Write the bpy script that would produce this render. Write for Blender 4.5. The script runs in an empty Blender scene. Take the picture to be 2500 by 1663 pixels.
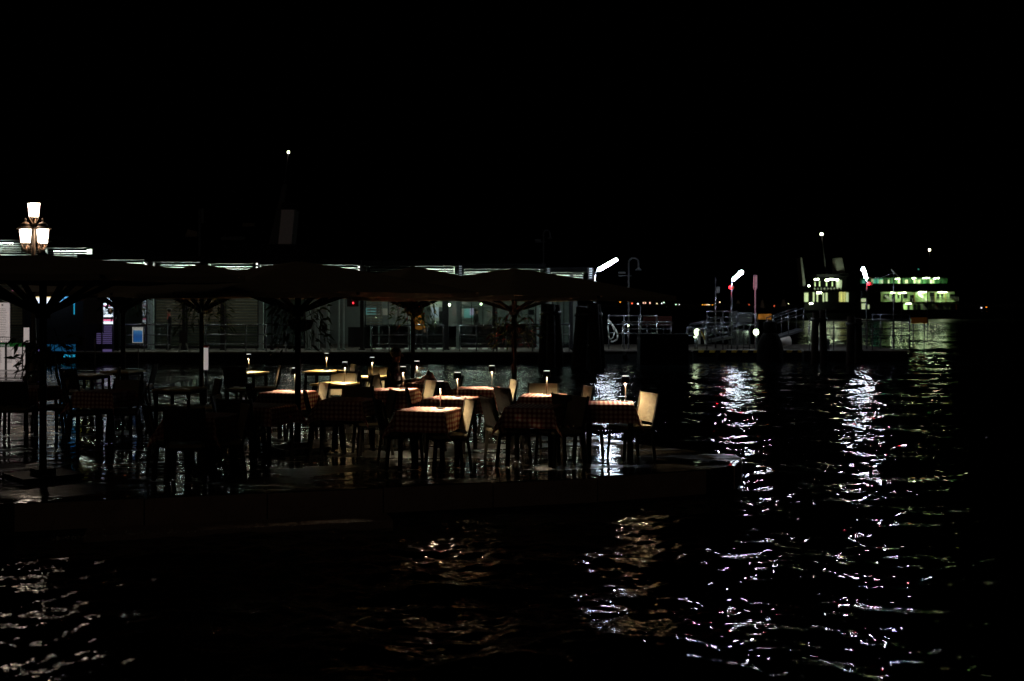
import bpy, math, random
import numpy as np
from mathutils import Vector, Matrix
S = bpy.context.scene
C = S.collection
R = math.radians
random.seed(7)
# ------------------------------------------------------------------ camera, sky, ambient, exposure
H = 2.4                      # eye height above the water
F = 2778.0                   # focal length in pixels of the 2500 px wide photograph (40 mm)
cam = bpy.data.objects.new('camera', bpy.data.cameras.new('camera')); C.objects.link(cam)
cam.location = (0, 0, H); cam.rotation_euler = (R(90), 0, 0)
cam.data.lens = 40; cam.data.sensor_width = 36
cam.data.shift_y = -86.5/2500
cam.data.clip_start = 0.1; cam.data.clip_end = 8000
cam.data.dof.use_dof = True; cam.data.dof.focus_distance = 18; cam.data.dof.aperture_fstop = 1.8
S.camera = cam
W = bpy.data.worlds.new('World'); S.world = W; W.use_nodes = True
nt = W.node_tree; bg = nt.nodes['Background']
sky = nt.nodes.new('ShaderNodeTexSky'); sky.sky_type = 'NISHITA'; sky.sun_disc = False
sky.sun_elevation = R(-5); sky.sun_rotation = R(180)
nt.links.new(sky.outputs[0], bg.inputs[0]); bg.inputs[1].default_value = 0.004
sun = bpy.data.objects.new('town_glow', bpy.data.lights.new('town_glow', 'SUN')); C.objects.link(sun)
sun.data.energy = 0.024; sun.data.angle = R(40); sun.data.color = (1, .78, .55)
sun.rotation_euler = (R(62), 0, R(-28))
S.view_settings.view_transform = 'Standard'; S.view_settings.look = 'None'
S.cycles.use_denoising = True; S.cycles.max_bounces = 6; S.cycles.use_light_tree = True
S.cycles.caustics_reflective = True
S.view_settings.exposure = 0; S.view_settings.gamma = 1; S.view_settings.use_curve_mapping = False

def PX(px, d): return (px-1250)/F*d
def PZ(py, d): return H-(py-745)/F*d
def P(px, py, d): return Vector((PX(px, d), d, PZ(py, d)))
def on(px, py, z):
    d = F*(H-z)/(py-745.0); return Vector((PX(px, d), d, z))
DECK = .33
FLOOR = .47
# ------------------------------------------------------------------ materials
M = {}
def mat(name, col, rough=.6, metal=0, var=.25, scale=8, bump=.15, bscale=40, spec=.5, coat=0):
    m = bpy.data.materials.new(name); m.use_nodes = True; n = m.node_tree.nodes; l = m.node_tree.links
    b = n['Principled BSDF']; b.inputs['Roughness'].default_value = rough; b.inputs['Metallic'].default_value = metal
    b.inputs['Specular IOR Level'].default_value = spec; b.inputs['Coat Weight'].default_value = coat
    tc = n.new('ShaderNodeTexCoord'); nz = n.new('ShaderNodeTexNoise'); nz.inputs['Scale'].default_value = scale; nz.inputs['Detail'].default_value = 5
    l.new(tc.outputs['Object'], nz.inputs['Vector'])
    mx = n.new('ShaderNodeMix'); mx.data_type = 'RGBA'
    mx.inputs[6].default_value = (*[c*(1-var) for c in col], 1); mx.inputs[7].default_value = (*[min(1, c*(1+var)) for c in col], 1)
    l.new(nz.outputs[0], mx.inputs[0]); l.new(mx.outputs[2], b.inputs['Base Color'])
    if bump:
        n2 = n.new('ShaderNodeTexNoise'); n2.inputs['Scale'].default_value = bscale; l.new(tc.outputs['Object'], n2.inputs['Vector'])
        bp = n.new('ShaderNodeBump'); bp.inputs['Strength'].default_value = bump; bp.inputs['Distance'].default_value = .01
        l.new(n2.outputs[0], bp.inputs['Height']); l.new(bp.outputs[0], b.inputs['Normal'])
    M[name] = m; return m
def emit(name, col, s):
    m = bpy.data.materials.new(name); m.use_nodes = True; b = m.node_tree.nodes['Principled BSDF']
    b.inputs['Base Color'].default_value = (*col, 1); b.inputs['Roughness'].default_value = .4
    b.inputs['Emission Color'].default_value = (*col, 1); b.inputs['Emission Strength'].default_value = s
    if not (name in ('tube_white', 'tube_soft', 'lantern_glow', 'bulb_warm', 'red_lamp', 'flood_green', 'ship_light', 'yellow_green_lamp', 'ad_white', 'ad_cyan')): m.cycles.emission_sampling = 'NONE'
    M[name] = m; return m
mat('dark_metal', (.03, .03, .035), .45, .6)
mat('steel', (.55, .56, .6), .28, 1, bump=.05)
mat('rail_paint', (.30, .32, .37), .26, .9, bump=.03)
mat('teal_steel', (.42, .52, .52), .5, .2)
mat('grey_paint', (.055, .058, .068), .6)
mat('black_rubber', (.005, .005, .005), .9, spec=.06)
mat('black_hull', (.008, .009, .010), .8, spec=.1)
mat('canopy', (.38, .31, .22), .9, var=.2, scale=3, bump=.4, bscale=300)
mat('wood_dark', (.022, .016, .013), .9, spec=.08, scale=14, bump=.8, bscale=18)
mat('table_frame', (.012, .01, .009), .7, spec=.15)
mat('bare_top', (.50, .36, .13), .5, scale=20)
mat('cream_fabric', (.18, .145, .085), .8, var=.15, scale=60, bump=.3, bscale=350)
mat('chair_frame', (.02, .018, .014), .6, spec=.2)
mat('lamp_black', (.008, .008, .008), .6, spec=.1)
mat('lamp_stem', (.10, .08, .055), .5, 0)
mat('white_board', (.72, .66, .64), .6, var=.06)
mat('print_grey', (.25, .23, .23), .7)
mat('print_dark', (.04, .04, .04), .7)
mat('print_red', (.35, .06, .05), .7)
mat('sign_green', (.03, .16, .04), .6)
mat('sign_white', (.75, .78, .72), .6, var=.05)
mat('iron', (.12, .09, .065), .5, .3, bump=.4)
mat('stone_edge', (.28, .20, .165), .75, var=.35, scale=4, bump=.8, bscale=30)
mat('white_paint', (.7, .72, .68), .5, var=.1)
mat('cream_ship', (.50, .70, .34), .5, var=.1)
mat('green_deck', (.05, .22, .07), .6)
mat('orange', (.75, .25, .02), .6)
mat('yellow_post', (.65, .45, .05), .6)
mat('red_paint', (.6, .05, .04), .5)
mat('red_cloth', (.5, .03, .02), .8); mat('awning_red', (.05, .008, .005), .9); mat('chair_outer', (.015, .012, .009), .8)
mat('dark_cloth', (.018, .016, .016), .85)
mat('skin', (.45, .27, .2), .6, var=.1)
mat('hair', (.02, .014, .01), .6)
mat('leaf', (.07, .11, .03), .5, var=.5)
mat('leaf_red', (.25, .03, .02), .5, var=.5)
mat('basket', (.07, .05, .03), .9)
mat('blind', (.48, .46, .37), .6, var=.1)
mat('inner_wall', (.27, .31, .30), .7, scale=2)
mat('ceiling_white', (.75, .78, .74), .7)
mat('roof_dark', (.010, .010, .012), .8, spec=.1)
mat('pink_board', (.2, .075, .09), .6); mat('pink_cloth', (.85, .55, .52), .85, bump=.5)
mat('funnel_grey', (.3, .3, .3), .6); mat('funnel_pale', (.75, .68, .75), .6)
mat('foam', (.55, .52, .5), .6)
mat('shore', (.02, .025, .02), .9)
mat('asphalt_deck', (.13, .115, .105), .7)
emit('tube_white', (.82, .92, 1), 150)
emit('tube_soft', (.86, 1, .80), 58)
emit('lantern_glow', (1, .80, .62), 12)
emit('bulb_warm', (1, .78, .50), 1400)
emit('cap_white', (1, .93, .85), 1.0)
emit('red_lamp', (1, .02, .03), 9)
emit('flood_green', (.8, 1, .85), 110)
emit('ship_light', (.83, 1, .60), 25)
emit('mast_light', (1, .9, .6), 30)
emit('yellow_green_lamp', (.8, 1, .6), 6)
emit('spot_dim', (1, .95, .85), 3)
emit('cabin_glow', (.75, .9, .5), .55)
emit('teal_glow', (.15, .75, .5), .35)
def glow(name, src, col, st):
    m = M[src].copy(); m.name = name; b = m.node_tree.nodes['Principled BSDF']; b.inputs['Emission Color'].default_value = (*col, 1); b.inputs['Emission Strength'].default_value = st; m.cycles.emission_sampling = 'NONE'; M[name] = m
glow('backlit_board', 'white_board', (1, .86, .82), .30); glow('backlit_green', 'sign_green', (.03, .3, .05), .12); glow('backlit_white', 'sign_white', (1, 1, .95), .25)  # faint glow added to boards, lettering and frame, which have no lamp inside
# panes of clear glass
def glassmat():
    m = bpy.data.materials.new('clear_glass'); m.use_nodes = True; n = m.node_tree.nodes; l = m.node_tree.links
    n.clear(); o = n.new('ShaderNodeOutputMaterial'); t = n.new('ShaderNodeBsdfTransparent'); t.inputs[0].default_value = (.8, .86, .84, 1)
    g = n.new('ShaderNodeBsdfGlossy'); g.inputs['Roughness'].default_value = .03; x = n.new('ShaderNodeMixShader'); x.inputs[0].default_value = .1
    l.new(t.outputs[0], x.inputs[1]); l.new(g.outputs[0], x.inputs[2]); l.new(x.outputs[0], o.inputs[0]); M['clear_glass'] = m
glassmat()
def gingham():
    m = bpy.data.materials.new('gingham'); m.use_nodes = True; n = m.node_tree.nodes; l = m.node_tree.links; b = n['Principled BSDF']
    b.inputs['Roughness'].default_value = .85
    uv = n.new('ShaderNodeUVMap'); uv.uv_map = 'UVMap'; sp = n.new('ShaderNodeSeparateXYZ'); l.new(uv.outputs[0], sp.inputs[0])
    def stripe(s):
        a = n.new('ShaderNodeMath'); a.operation = 'MULTIPLY'; a.inputs[1].default_value = 1/.062; l.new(s, a.inputs[0])
        f = n.new('ShaderNodeMath'); f.operation = 'FRACT'; l.new(a.outputs[0], f.inputs[0])
        g = n.new('ShaderNodeMath'); g.operation = 'GREATER_THAN'; g.inputs[1].default_value = .5; l.new(f.outputs[0], g.inputs[0]); return g.outputs[0]
    ad = n.new('ShaderNodeMath'); ad.operation = 'ADD'; l.new(stripe(sp.outputs[0]), ad.inputs[0]); l.new(stripe(sp.outputs[1]), ad.inputs[1])
    hf = n.new('ShaderNodeMath'); hf.operation = 'MULTIPLY'; hf.inputs[1].default_value = .5; l.new(ad.outputs[0], hf.inputs[0])
    r = n.new('ShaderNodeValToRGB'); r.color_ramp.interpolation = 'CONSTANT'
    e = r.color_ramp.elements; e[0].position = 0; e[0].color = (.78, .66, .55, 1); e[1].position = .9; e[1].color = (.22, .015, .015, 1)
    q = e.new(.4); q.color = (.45, .15, .12, 1)
    l.new(hf.outputs[0], r.inputs[0])
    nz = n.new('ShaderNodeTexNoise'); nz.inputs['Scale'].default_value = 5
    mx = n.new('ShaderNodeMix'); mx.data_type = 'RGBA'; mx.blend_type = 'MULTIPLY'; mx.inputs[0].default_value = .3
    l.new(r.outputs[0], mx.inputs[6]); l.new(nz.outputs[1], mx.inputs[7]); l.new(mx.outputs[2], b.inputs['Base Color']); M['gingham'] = m
gingham()
def watermat():
    m = bpy.data.materials.new('lagoon_water'); m.use_nodes = True; n = m.node_tree.nodes; l = m.node_tree.links; b = n['Principled BSDF']
    b.inputs['Base Color'].default_value = (.004, .006, .006, 1); b.inputs['Roughness'].default_value = .008; b.inputs['IOR'].default_value = 1.22
    tc = n.new('ShaderNodeTexCoord'); mp = n.new('ShaderNodeMapping'); mp.inputs['Scale'].default_value = (1, 1.5, 1); mp.inputs['Rotation'].default_value = (0, 0, R(14))
    l.new(tc.outputs['Object'], mp.inputs[0])
    ge = n.new('ShaderNodeNewGeometry'); ln_ = n.new('ShaderNodeVectorMath'); ln_.operation = 'LENGTH'; l.new(ge.outputs['Position'], ln_.inputs[0])
    mr = n.new('ShaderNodeMapRange'); mr.inputs['From Min'].default_value = 58; mr.inputs['From Max'].default_value = 260; mr.inputs['To Min'].default_value = .006; mr.inputs['To Max'].default_value = .5
    l.new(ln_.outputs['Value'], mr.inputs['Value']); l.new(mr.outputs[0], b.inputs['Roughness'])
    prev = None
    for sc, st in ((5, .013), (10, .006)):
        nz = n.new('ShaderNodeTexNoise'); nz.inputs['Scale'].default_value = sc; nz.inputs['Detail'].default_value = 2; l.new(mp.outputs[0], nz.inputs['Vector'])
        bp = n.new('ShaderNodeBump'); bp.inputs['Strength'].default_value = 1; bp.inputs['Distance'].default_value = st
        l.new(nz.outputs[0], bp.inputs['Height'])
        if prev: l.new(prev.outputs[0], bp.inputs['Normal'])
        prev = bp
    l.new(prev.outputs[0], b.inputs['Normal']); M['water'] = m
watermat()
def deckmat():
    m = bpy.data.materials.new('wet_paving'); m.use_nodes = True; n = m.node_tree.nodes; l = m.node_tree.links; b = n['Principled BSDF']
    tc = n.new('ShaderNodeTexCoord'); nz = n.new('ShaderNodeTexNoise'); nz.inputs['Scale'].default_value = .9; nz.inputs['Detail'].default_value = 4
    mp = n.new('ShaderNodeMapping'); mp.inputs['Scale'].default_value = (.6, 1.6, 1); mp.inputs['Rotation'].default_value = (0, 0, R(-12)); l.new(tc.outputs['Object'], mp.inputs[0]); l.new(mp.outputs[0], nz.inputs['Vector'])
    r = n.new('ShaderNodeValToRGB'); e = r.color_ramp.elements; e[0].position = .47; e[1].position = .56
    e[0].color = (.045,)*3+(1,); e[1].color = (.33,)*3+(1,); l.new(nz.outputs[0], r.inputs[0]); l.new(r.outputs[0], b.inputs['Roughness'])
    n3 = n.new('ShaderNodeTexNoise'); n3.inputs['Scale'].default_value = 6
    cr = n.new('ShaderNodeValToRGB'); cr.color_ramp.elements[0].color = (.015, .013, .011, 1); cr.color_ramp.elements[1].color = (.05, .044, .036, 1); b.inputs['Specular IOR Level'].default_value = .2
    l.new(tc.outputs['Object'], n3.inputs['Vector']); l.new(n3.outputs[0], cr.inputs[0]); l.new(cr.outputs[0], b.inputs['Base Color'])
    n1 = n.new('ShaderNodeTexNoise'); n1.inputs['Scale'].default_value = 2.6; n1.inputs['Detail'].default_value = 2; l.new(mp.outputs[0], n1.inputs['Vector'])
    b1 = n.new('ShaderNodeBump'); b1.inputs['Strength'].default_value = 1; b1.inputs['Distance'].default_value = .022; l.new(n1.outputs[0], b1.inputs['Height'])
    n2 = n.new('ShaderNodeTexNoise'); n2.inputs['Scale'].default_value = 60; l.new(tc.outputs['Object'], n2.inputs['Vector'])
    b2 = n.new('ShaderNodeBump'); b2.inputs['Distance'].default_value = .004; l.new(r.outputs[0], b2.inputs['Strength']); l.new(n2.outputs[0], b2.inputs['Height'])
    l.new(b1.outputs[0], b2.inputs['Normal']); l.new(b2.outputs[0], b.inputs['Normal']); M['wet_paving'] = m
deckmat()
# ------------------------------------------------------------------ mesh helpers
class MB:
    def __init__(s): s.v = []; s.f = []; s.sm = []
    def add(s, vs, fs, smooth=False):
        o = len(s.v); s.v += [Vector(v) for v in vs]; s.f += [tuple(i+o for i in f) for f in fs]; s.sm += [smooth]*len(fs); return s
    def box(s, c, d, rz=0, rx=0, ry=0):
        m = Matrix.Rotation(rz, 3, 'Z') @ Matrix.Rotation(ry, 3, 'Y') @ Matrix.Rotation(rx, 3, 'X')
        vs = [m @ Vector((x*d[0]/2, y*d[1]/2, z*d[2]/2))+Vector(c) for x in (-1, 1) for y in (-1, 1) for z in (-1, 1)]
        return s.add(vs, [(0, 1, 3, 2), (4, 6, 7, 5), (0, 4, 5, 1), (2, 3, 7, 6), (0, 2, 6, 4), (1, 5, 7, 3)])
    def bar(s, a, b, w, h=None):
        h = h or w; a = Vector(a); b = Vector(b); d = (b-a).normalized(); u = d.cross(Vector((0, 0, 1)))
        if u.length < .01: u = Vector((1, 0, 0))
        u.normalize(); v = u.cross(d); vs = [p+u*w/2*i+v*h/2*j for p in (a, b) for i, j in ((-1, -1), (1, -1), (1, 1), (-1, 1))]
        return s.add(vs, [(3, 2, 1, 0), (4, 5, 6, 7), (0, 1, 5, 4), (1, 2, 6, 5), (2, 3, 7, 6), (3, 0, 4, 7)])
    def cyl(s, a, b, r0, r1=None, n=10, smooth=True):
        r1 = r0 if r1 is None else r1; a = Vector(a); b = Vector(b); d = (b-a).normalized(); u = d.orthogonal().normalized(); v = d.cross(u)
        vs = [p+(u*math.cos(t)+v*math.sin(t))*r for p, r in ((a, r0), (b, r1)) for t in [2*math.pi*i/n for i in range(n)]]
        s.add(vs, [(i, (i+1) % n, n+(i+1) % n, n+i) for i in range(n)], smooth)
        o = len(s.v)-2*n; s.f += [tuple(o+i for i in reversed(range(n))), tuple(o+n+i for i in range(n))]; s.sm += [False, False]; return s
    def tube(s, pts, r, n=6):
        for a, b in zip(pts[:-1], pts[1:]): s.cyl(a, b, r, n=n)
        return s
    def ball(s, c, r, n=8, sz=1):
        c = Vector(c); vs = []; fs = []
        m = n//2+1
        for j in range(m+1):
            ph = math.pi*j/m
            for i in range(n): t = 2*math.pi*i/n; vs.append(c+Vector((r*math.sin(ph)*math.cos(t), r*math.sin(ph)*math.sin(t), r*sz*math.cos(ph))))
        for j in range(m):
            for i in range(n): fs.append((j*n+i, (j+1)*n+i, (j+1)*n+(i+1) % n, j*n+(i+1) % n))
        return s.add(vs, fs, True)
    def lathe(s, c, prof, n=12):
        c = Vector(c); vs = [c+Vector((r*math.cos(2*math.pi*i/n), r*math.sin(2*math.pi*i/n), z)) for r, z in prof for i in range(n)]
        return s.add(vs, [(j*n+i, j*n+(i+1) % n, (j+1)*n+(i+1) % n, (j+1)*n+i) for j in range(len(prof)-1) for i in range(n)], True)
    def prism(s, poly, z0, z1):
        n = len(poly); vs = [(x, y, z0) for x, y in poly]+[(x, y, z1) for x, y in poly]
        return s.add(vs, [tuple(reversed(range(n))), tuple(range(n, 2*n))]+[(i, (i+1) % n, n+(i+1) % n, n+i) for i in range(n)])
    def mesh(s, name, m):
        me = bpy.data.meshes.new(name); me.from_pydata([tuple(v) for v in s.v], [], s.f); me.polygons.foreach_set('use_smooth', s.sm)
        me.materials.append(M[m]); me.update(); return me
    def build(s, name, m, parent=None, off=None, **kw):
        if off is not None: s.v = [v-Vector(off) for v in s.v]
        o = bpy.data.objects.new(name, s.mesh(name, m)); C.objects.link(o)
        if parent: o.parent = parent
        for k, v in kw.items(): o[k] = v
        return o
def thing(name, label, cat, loc=(0, 0, 0), rz=0, group=None):
    o = bpy.data.objects.new(name, None); C.objects.link(o); o.location = loc; o.rotation_euler = (0, 0, rz); o.empty_display_size = .2
    o['label'] = label; o['category'] = cat
    if group: o['group'] = group
    return o
def tag(o, label, cat, group=None):
    o['label'] = label; o['category'] = cat
    if group: o['group'] = group
    return o
def dup(root, loc, rz, label, group=None, name=None):
    r = root.copy(); C.objects.link(r); r.location = loc; r.rotation_euler = (0, 0, rz); r['label'] = label
    if group: r['group'] = group
    def rec(a, b):
        for ch in [c for c in a.children]:
            c = ch.copy(); C.objects.link(c); c.parent = b; rec(ch, c)
    rec(root, r)
    return r
class Placer:
    """first use moves the prototype, later uses copy it"""
    def __init__(s, proto): s.p = proto; s.used = False
    def put(s, loc, rz, label, group=None):
        if not s.used:
            s.used = True; o = s.p; o.location = loc; o.rotation_euler = (0, 0, rz); o['label'] = label
            if group: o['group'] = group
            return o
        return dup(s.p, loc, rz, label, group)
# ------------------------------------------------------------------ WATER: waves in world space, finer where it is near
rng = np.random.default_rng(3)
NW = 84
lam = np.exp(rng.uniform(np.log(.16), np.log(3.4), NW)); ang = rng.normal(R(-98), R(50), NW)
ang = np.where(lam < .55, rng.uniform(-np.pi, np.pi, NW), ang)
kx = 2*np.pi/lam*np.cos(ang); ky = 2*np.pi/lam*np.sin(ang); ph = rng.uniform(0, 6.28, NW)
amp = .0205*lam/(2*np.pi)*np.where(lam > 1.2, .65, np.where(lam < .55, 1.9, 1.1))
def wave(x, y, res):
    z = np.zeros_like(x)
    for i in range(NW):
        w = min(1, max(0, lam[i]/res/3-.5))
        if w > 0: z += w*amp[i]*np.sin(kx[i]*x+ky[i]*y+ph[i])
    gust = .8+.3*np.sin(x*.31+y*.12+1)*np.sin(y*.23-x*.08)+.25*np.sin(x*.9-y*.37)*np.sin(y*.8+x*.3)+np.where(y > 60, .5, 0)
    return z*gust
def water():
    V = []; Fc = []; off = 0
    for y0, y1, x0, x1, dx, dy in ((4.5, 15, -8, 8, .04, .035), (15, 30, -15, 16, .09, .05), (30, 62, -30, 32, .2, .09), (62, 250, -60, 130, .95, .3)):
        nx = int(round((x1-x0)/dx)); ny = int(round((y1-y0)/dy))
        xs = np.linspace(x0, x1, nx+1); ys = np.linspace(y0, y1, ny+1); X, Y = np.meshgrid(xs, ys)
        Z = wave(X, Y, max(dx, dy)*.6)
        V.append(np.stack([X, Y, Z], -1).reshape(-1, 3)); i = np.arange(ny)[:, None]*(nx+1)+np.arange(nx)[None, :]
        Fc.append((np.stack([i, i+1, i+nx+2, i+nx+1], -1)+off).reshape(-1, 4)); off += (nx+1)*(ny+1)
    V2 = [(-8, 4.5), (8, 4.5), (8, 15), (-8, 15), (-15, 15), (16, 15), (16, 30), (-15, 30), (-30, 30), (32, 30), (32, 62), (-30, 62), (-60, 62), (130, 62), (130, 250), (-60, 250),
          (-3000, -60), (3000, -60), (3000, 4.5), (-3000, 4.5), (3000, 15), (-3000, 15), (3000, 30), (-3000, 30), (3000, 62), (-3000, 62), (3000, 250), (-3000, 250), (-3000, 5000), (3000, 5000)]
    o = off; q = [(16, 17, 18, 19), (19, 0, 3, 21), (1, 18, 20, 2), (21, 4, 7, 23), (5, 20, 22, 6), (23, 8, 11, 25), (9, 22, 24, 10), (25, 12, 15, 27), (13, 24, 26, 14), (27, 26, 29, 28)]
    V.append(np.array([(a, b, 0.) for a, b in V2])); Fc.append(np.array(q)+o)
    V = np.concatenate(V); Fc = np.concatenate(Fc)
    me = bpy.data.meshes.new('water'); me.vertices.add(len(V)); me.vertices.foreach_set('co', V.astype(np.float32).ravel())
    me.loops.add(len(Fc)*4); me.loops.foreach_set('vertex_index', Fc.astype(np.int32).ravel())
    me.polygons.add(len(Fc)); me.polygons.foreach_set('loop_start', np.arange(len(Fc), dtype=np.int32)*4)
    me.polygons.foreach_set('use_smooth', np.ones(len(Fc), dtype=bool)); me.update(calc_edges=True)
    me.materials.append(M['water']); ob = bpy.data.objects.new('water', me); C.objects.link(ob); ob['kind'] = 'structure'
water()
# far shore
sh = MB(); prev = None
xs = list(range(-1500, 1501, 60)); top = [2+random.random()*3 for _ in xs]
for i in range(len(xs)-1):
    sh.add([(xs[i], 1400, -1), (xs[i+1], 1400, -1), (xs[i+1], 1400, top[i+1]), (xs[i], 1400, top[i]), (xs[i], 1700, -1), (xs[i+1], 1700, -1), (xs[i+1], 1700, top[i+1]), (xs[i], 1700, top[i])],
           [(0, 1, 2, 3), (3, 2, 6, 7), (7, 6, 5, 4)])
sh.build('far_shore', 'shore')['kind'] = 'structure'
# ------------------------------------------------------------------ DECK (quay terrace)
edge = [(-26, 6.5), (-9.5, 10.55), (-5.2, 11.9), (1.03, 13.7), (2.45, 14.29), (2.86, 14.68), (3.08, 15.35), (2.95, 15.85), (1.9, 17.0), (.45, 19.4), (-1.5, 22.9), (-4.5, 25.2), (-9, 27.8), (-9, 33), (-12.4, 37.5), (-26, 39)]
EDGE_W = .34
from mathutils import geometry
pav = MB()
# inner paving polygon slightly lower than the rim of edge stones
pav.prism(edge, -.6, DECK-.012)
deck = pav.build('terrace', 'wet_paving'); deck['kind'] = 'structure'
def stones(a, b, L, root_par, d=.34, h=.30, z=DECK, skip=0):
    a = Vector((*a, 0)); b = Vector((*b, 0)); n = max(1, int((b-a).length/L)); t = (b-a)/n; u = t.normalized(); w = Vector((-u.y, u.x, 0))
    for i in range(n):
        p = a+t*i; q = p+t*.988; dz = random.uniform(-.014, .008); o = MB(); e = random.uniform(-.01, .03)
        c = [p-w*e, q-w*e, q+w*d, p+w*d]; bz = .012
        vs = [Vector((x.x, x.y, z-h)) for x in c]+[Vector((x.x, x.y, z-bz+dz)) for x in c]
        cen = sum(c, Vector())/4
        vs += [Vector((x.x+(cen.x-x.x)*.03, x.y+(cen.y-x.y)*.05, z+dz)) for x in c]
        o.add(vs, [(3, 2, 1, 0), (0, 1, 5, 4), (1, 2, 6, 5), (2, 3, 7, 6), (3, 0, 4, 7), (4, 5, 9, 8), (5, 6, 10, 9), (6, 7, 11, 10), (7, 4, 8, 11), (8, 9, 10, 11)])
        so_ = o.build('stone', 'stone_edge', root_par); so_.data.materials.append(M['wet_paving'])
        for fi in range(5, 10): so_.data.polygons[fi].material_index = 1
for i in range(1, 12): stones(edge[i], edge[i+1], 1.15 if i < 8 else 1.4, deck)
step = MB().prism([(-4.35, 11.55), (-1.3, 12.43), (-1.42, 12.86), (-4.47, 11.98)], -.5, .05).build('stone_step', 'stone_edge'); step['kind'] = 'structure'
# foam where the wave breaks over the step
fm = MB()
for i in range(420):
    t = random.random()**1.6; x = -4.6+3.1*t+random.gauss(0, .05); y = 11.42+(x+4.5)*.288+random.gauss(0, .05)
    hgt = abs(random.gauss(0, .09))*(math.exp(-((x+4.1)/.16)**2)) if random.random() < .6 else 0
    r = random.uniform(.004, .013)
    a = random.random()*6; z = .06+hgt
    fm.add([(x+r*math.cos(a), y+r*math.sin(a), z), (x-r*math.sin(a), y+r*math.cos(a), z+r), (x-r*math.cos(a), y-r*math.sin(a), z)], [(0, 1, 2)])
o = fm.build('wave_foam', 'foam'); o['kind'] = 'stuff'; tag(o, 'white foam and spray where a wave breaks on the stone step', 'foam')
# ------------------------------------------------------------------ UMBRELLAS
def umbrella(apex, edge_z, half):
    """apex, edge_z: heights above the deck; half: half side of the square canopy"""
    t = thing('parasol', 'x', 'parasol'); hub = 1.99
    MB().cyl((0, 0, .06), (0, 0, apex), .042, n=12).build('pole', 'wood_dark', t)
    MB().box((0, 0, .03), (.7, .7, .06)).box((0, 0, .09), (.22, .22, .06)).build('base', 'dark_metal', t)
    MB().cyl((0, 0, hub-.08), (0, 0, hub+.08), .085, n=10).build('hub', 'dark_metal', t)
    MB().lathe((0, 0, apex), [(.07, -.02), (.05, .015), (.001, .03)], 8).build('finial', 'wood_dark', t)
    pts = []
    N = 10
    for side in range(4):
        a = side*math.pi/2
        for k in range(N):
            u = -1+2*k/N; sag = .05*(1-u*u)
            x, y = half*(1-.04*(1-u*u)), half*u
            pts.append((x*math.cos(a)-y*math.sin(a), x*math.sin(a)+y*math.cos(a), edge_z+.06*(1-abs(u))*0+sag*0))
    n = len(pts); rings = 7; vs = []; 
    for j in range(rings+1):
        s = .035+(1-.035)*j/rings
        for i, p in enumerate(pts):
            kk = (i % N)/N; u = abs(-1+2*kk); seg = min(u, 1-u)*2      # folds between ribs sag a little
            z = apex-(apex-edge_z)*(s**1.12)-.035*seg*s*(1 if j < rings else .6)
            vs.append((p[0]*s, p[1]*s, z))
    fs = [(j*n+i, j*n+(i+1) % n, (j+1)*n+(i+1) % n, (j+1)*n+i) for j in range(rings) for i in range(n)]
    m = MB(); m.add(vs, fs, True); m.add([(0, 0, apex+.01)]+[vs[i] for i in range(n)], [(0, 1+i, 1+(i+1) % n) for i in range(n)], True)
    cn = m.build('canopy', 'canopy', t); 
    e = MB(); b = vs[rings*n:]
    e.add([Vector(p) for p in b]+[Vector((p[0]*1.005, p[1]*1.005, p[2]-.07)) for p in b], [(i, (i+1) % n, n+(i+1) % n, n+i) for i in range(n)]); e.build('valance', 'canopy', cn)
    for k in range(8):
        a = math.pi/4*k; L = half*(math.sqrt(2) if k % 2 else 1)*.98; c, s_ = math.cos(a), math.sin(a)
        rib = MB().bar((.05*c, .05*s_, apex-.05), (L*c, L*s_, edge_z-.03), .03, .035).build('rib', 'wood_dark', t)
        q = .5; MB().bar((.08*c, .08*s_, hub), (L*q*c, L*q*s_, apex-(apex-edge_z)*q**1.12-.07), .045, .055).build('strut', 'wood_dark', rib)
    return t
UM = [  # px of pole, distance, apex px, rot, half side, label
 (105, 13.6, 622, 43, 1.72, 'nearest large square parasol at the far left, in front of the street lamp'),
 (300, 24, 640, 38, 1.85, 'square parasol behind the leftmost one, beside the blue poster stand'),
 (492, 22.5, 645, 40, 1.85, 'dark square parasol peeking up behind its neighbours, near the red topped board'),
 (727, 16.2, 638, 36, 1.85, 'square parasol with its pole in front of the pink lit table, left of centre'),
 (1008, 22.6, 652, 40, 1.85, 'square parasol whose pole stands by the heap of red cloths'),
 (1255, 18.6, 656, 45, 1.87, 'rightmost square parasol, its corner reaching out towards the harbour lights')]
um_xy = []
for px, d, ay, rot, half, lab in UM:
    ap = PZ(ay, d)-DECK; t = umbrella(ap, PZ({105: 697, 300: 724, 492: 727, 727: 729, 1008: 728, 1255: 735}[px], d+half*1.25)-DECK+.07, half); t.location = (PX(px, d), d, DECK); t.rotation_euler.z = R(rot); t['label'] = lab; t['group'] = 'square parasols over the terrace'; um_xy.append((PX(px, d), d))
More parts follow.
